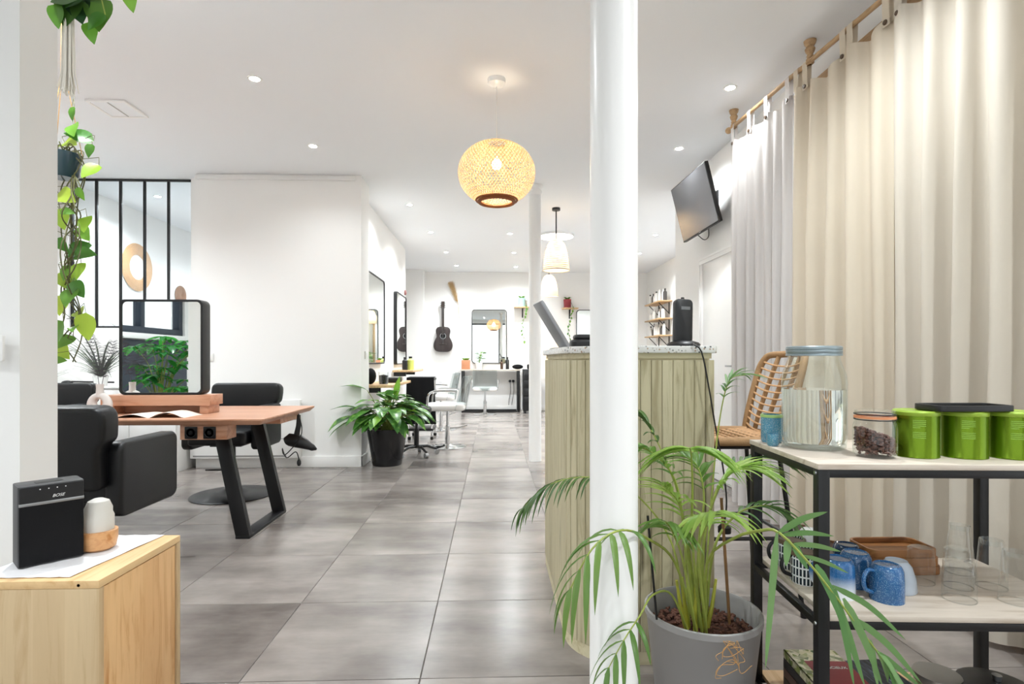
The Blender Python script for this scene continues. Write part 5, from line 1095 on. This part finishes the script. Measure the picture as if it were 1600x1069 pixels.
dup(sc1, (-.80, 8.5, 0), PI/2, 'clear acrylic salon chair with a white seat, behind the nearest one'); dup(sc1, (-.16, 10.92, 0), 0, 'clear acrylic salon chair seen from behind at the back desk')
# wall stations
def station(label, y0, y1, z, dep):
    e = thing('wall_station', label, 'shelf', (-1.455, (y0+y1)/2, z)); w_ = (y1-y0)/2; MB().box(.001, -w_, -.03, dep, w_, 0).build('shelf_board', M['oak'], e, bevel=.003)
    for s in (-1, 1): MB().box(.001, s*w_*.8-.015, -.09, dep*.6, s*w_*.8+.015, -.031).build('shelf_bracket', M['black'], e)
station('long wooden station shelf behind the leafy black pot', 5.99, 7.35, .80, .37); station('shorter wooden station shelf under the second wall mirror', 8.05, 9.2, .92, .30)
e = thing('comb_jar', 'clear jar with black contents on the nearer station shelf', 'jar', (-1.20, 6.12, .80)); MB().lathe([(0, 0), (.05, 0), (.055, .14), (.052, .14), (.048, .006), (0, .006)], 24).build('jar_glass', M['glassw'], e); MB().lathe([(0, .007), (.046, .007), (.05, .10), (0, .11)], 20).build('jar_contents', M['fabricb'], e)
tag(MB().ball((-1.36, 6.2, .89), .09, 14, 8, (.7, .9, 1)).build('black_bag', M['fabricb']), 'dark rounded bag at the wall end of the nearer station shelf', 'bag'); 
tag(MB().prism(rrect(-1.30, 6.55, -1.12, 6.9, .04), .8005, .86).build('tool_tray', M['plasticb'], bevel=.01), 'low black tool tray on the nearer station shelf', 'tray')
bottle('pump_bottle', 'yellow-green bottle with black pump on the farther station shelf', (-1.23, 8.3, .92), .05, .2, mat('lime_bottle', '#c5cf6a', .3), M['plasticb']); bottle('pump_bottle', 'dark bottle beside the yellow-green one on the station shelf', (-1.30, 8.22, .92), .04, .19, M['plasticb'], M['plasticb'])
# trolley with black cape
e = thing('salon_trolley', 'dark salon trolley draped with a black cape', 'trolley', (-.97, 7.65, 0))
for sx in (-1, 1):
    for sy in (-1, 1): MB().tube([(sx*.15, sy*.2, .04), (sx*.15, sy*.2, .80)], .012, 8).build('post', M['chrome'], e); MB().lathe([(0, 0), (.02, .003), (.024, .022), (.02, .042), (0, .045)], 12, (sx*.15, sy*.2, 0)).build('castor', M['plasticb'], e)
for z in (.12, .36, .58, .79): MB().box(-.17, -.22, z, .17, .22, z+.03).build('tray', M['plasticb'], e, bevel=.006)
rows = []
for j in range(10):
    t = j/9; rows.append([Vector((-.18+.36*i/16+.05*t*(i/16-.3), -.235-.02*t-.012*math.sin(i*1.4)*t, .835-.62*t)) for i in range(17)])
rows.insert(0, [Vector((-.18+.36*i/16, .1, .838)) for i in range(17)]); MB().grid(rows).build('black_cape', M['fabricb'], e, solid=.004)
# rolling stool
e = thing('rolling_stool', 'black rolling stool with a five-star base beside the leafy pot', 'stool', (-.86, 6.26, 0))
for k in range(5):
    a = 2*PI*k/5+.3; d = Vector((math.cos(a), math.sin(a), 0)); MB().tube([Vector((0, 0, .10)), d*.12+Vector((0, 0, .10)), d*.23+Vector((0, 0, .062))], [.02, .016, .012], 8).build('base_arm', M['plasticb'], e)
    MB().tube([d*.23+Vector((-d.y*.018, d.x*.018, .027)), d*.23+Vector((d.y*.018, -d.x*.018, .027))], .027, 14).build('castor', M['steel'], e)
MB().lathe([(0, .08), (.028, .08), (.028, .30), (.016, .305), (.016, .47), (0, .47)], 16).build('gas_column', M['plasticb'], e); MB().lathe([(0, .47), (.15, .47), (.17, .49), (.17, .525), (.15, .545), (0, .55)], 32).build('seat', M['leather'], e)
# black trolley by the far column
e = thing('tool_trolley', 'tall black tool trolley beside the back desk', 'trolley', (b_at(830, 11.2), 11.2, 0)); MB().box(-.17, -.17, .05, .17, .17, .88).build('trolley_body', M['plasticb'], e, bevel=.01)
for z in (.2, .36, .52, .68): MB().box(-.15, -.182, z, .15, -.17, z+.13).build('drawer', M['plasticb'], e, bevel=.004)
for sx in (-1, 1):
    for sy in (-1, 1): MB().lathe([(0, 0), (.022, .003), (.026, .025), (.02, .05), (0, .05)], 10, (sx*.13, sy*.13, 0)).build('castor', M['plasticb'], e)
tag(MB().prism(rrect(b_at(830, 11.2)-.08, 11.12, b_at(830, 11.2)+.08, 11.24, .03), .8805, .98).build('trolley_bag', M['fabricb'], bevel=.02), 'small black bag on top of the tool trolley', 'bag')
# warm rattan table lamp on the second desk
e = thing('table_lamp', 'glowing rattan table lamp behind the reception counter', 'lamp', (b_at(866, 11.4), 11.45, DZ)); MB().lathe([(0, 0), (.09, 0), (.09, .015), (.02, .03), (.015, .2), (0, .2)], 24).build('lamp_base', M['oak'], e)
MB().lathe([(.15, .16), (.16, .2), (.155, .40), (.12, .50), (.06, .54)], 28).build('lamp_shade', M['wicker'], e); MB().lathe([(0, .24), (.03, .27), (.04, .31), (.03, .35), (0, .37)], 14).build('bulb', M['bulb'], e)
# product shelves on the far right wall
M['prod'] = mat('product_white', '#ece9e4', .35, var=.03); M['prodd'] = mat('product_dark', '#4a4644', .35)
rg = random.Random(14); cnt = 0
for k, z in enumerate((2.16, 1.84, 1.53)):
    nm = ('top', 'middle', 'lowest')[k]; e = thing('product_shelf', nm+' wooden product shelf on the far right wall', 'shelf', (XF, 10.5, z), 0, 'product shelves'); MB().box(-.24, -.5, -.022, -.001, .5, 0).build('shelf_board', M['oak'], e, bevel=.002)
    for y in (-.32, .32): MB().box(-.014, y-.012, -.24, 0, y+.012, -.023).tube([(-.012, y, -.22), (-.1, y, -.13), (-.2, y, -.028)], .008, 6).build('shelf_bracket', M['black'], e)
    for i in range(9):
        y = 10.08+.105*i; dk = rg.random() < .25; h = rg.uniform(.15, .25); bottle('product_bottle', ('dark' if dk else 'white')+' hair product bottle, '+('first', 'second', 'third', 'fourth', 'fifth', 'sixth', 'seventh', 'eighth', 'ninth')[8-i]+' from the left on the '+nm+' product shelf', (XF-.12+rg.uniform(-.04, .03), y, z), rg.uniform(.026, .036), h, M['prodd' if dk else 'prod'], M['prodd' if rg.random() < .3 else 'prod'], 'hair product bottles on the wall shelves')
# air conditioner grille box above the left mirrors, smoke detector
tag(MB().lathe([(0, -.03), (.03, -.03), (.045, -.012), (.045, 0), (0, 0)], 20).build('wall_bell', mat('dusty_red', '#9c6a66', .5), org=(0, 0, 0)), 'small dull red round device at the end of the mirror wall', 'alarm').matrix_world = Matrix.Translation((-1.4695, 9.25, at(633, 458, 9.25).z)) @ Matrix.Rotation(-PI/2, 4, 'Y')
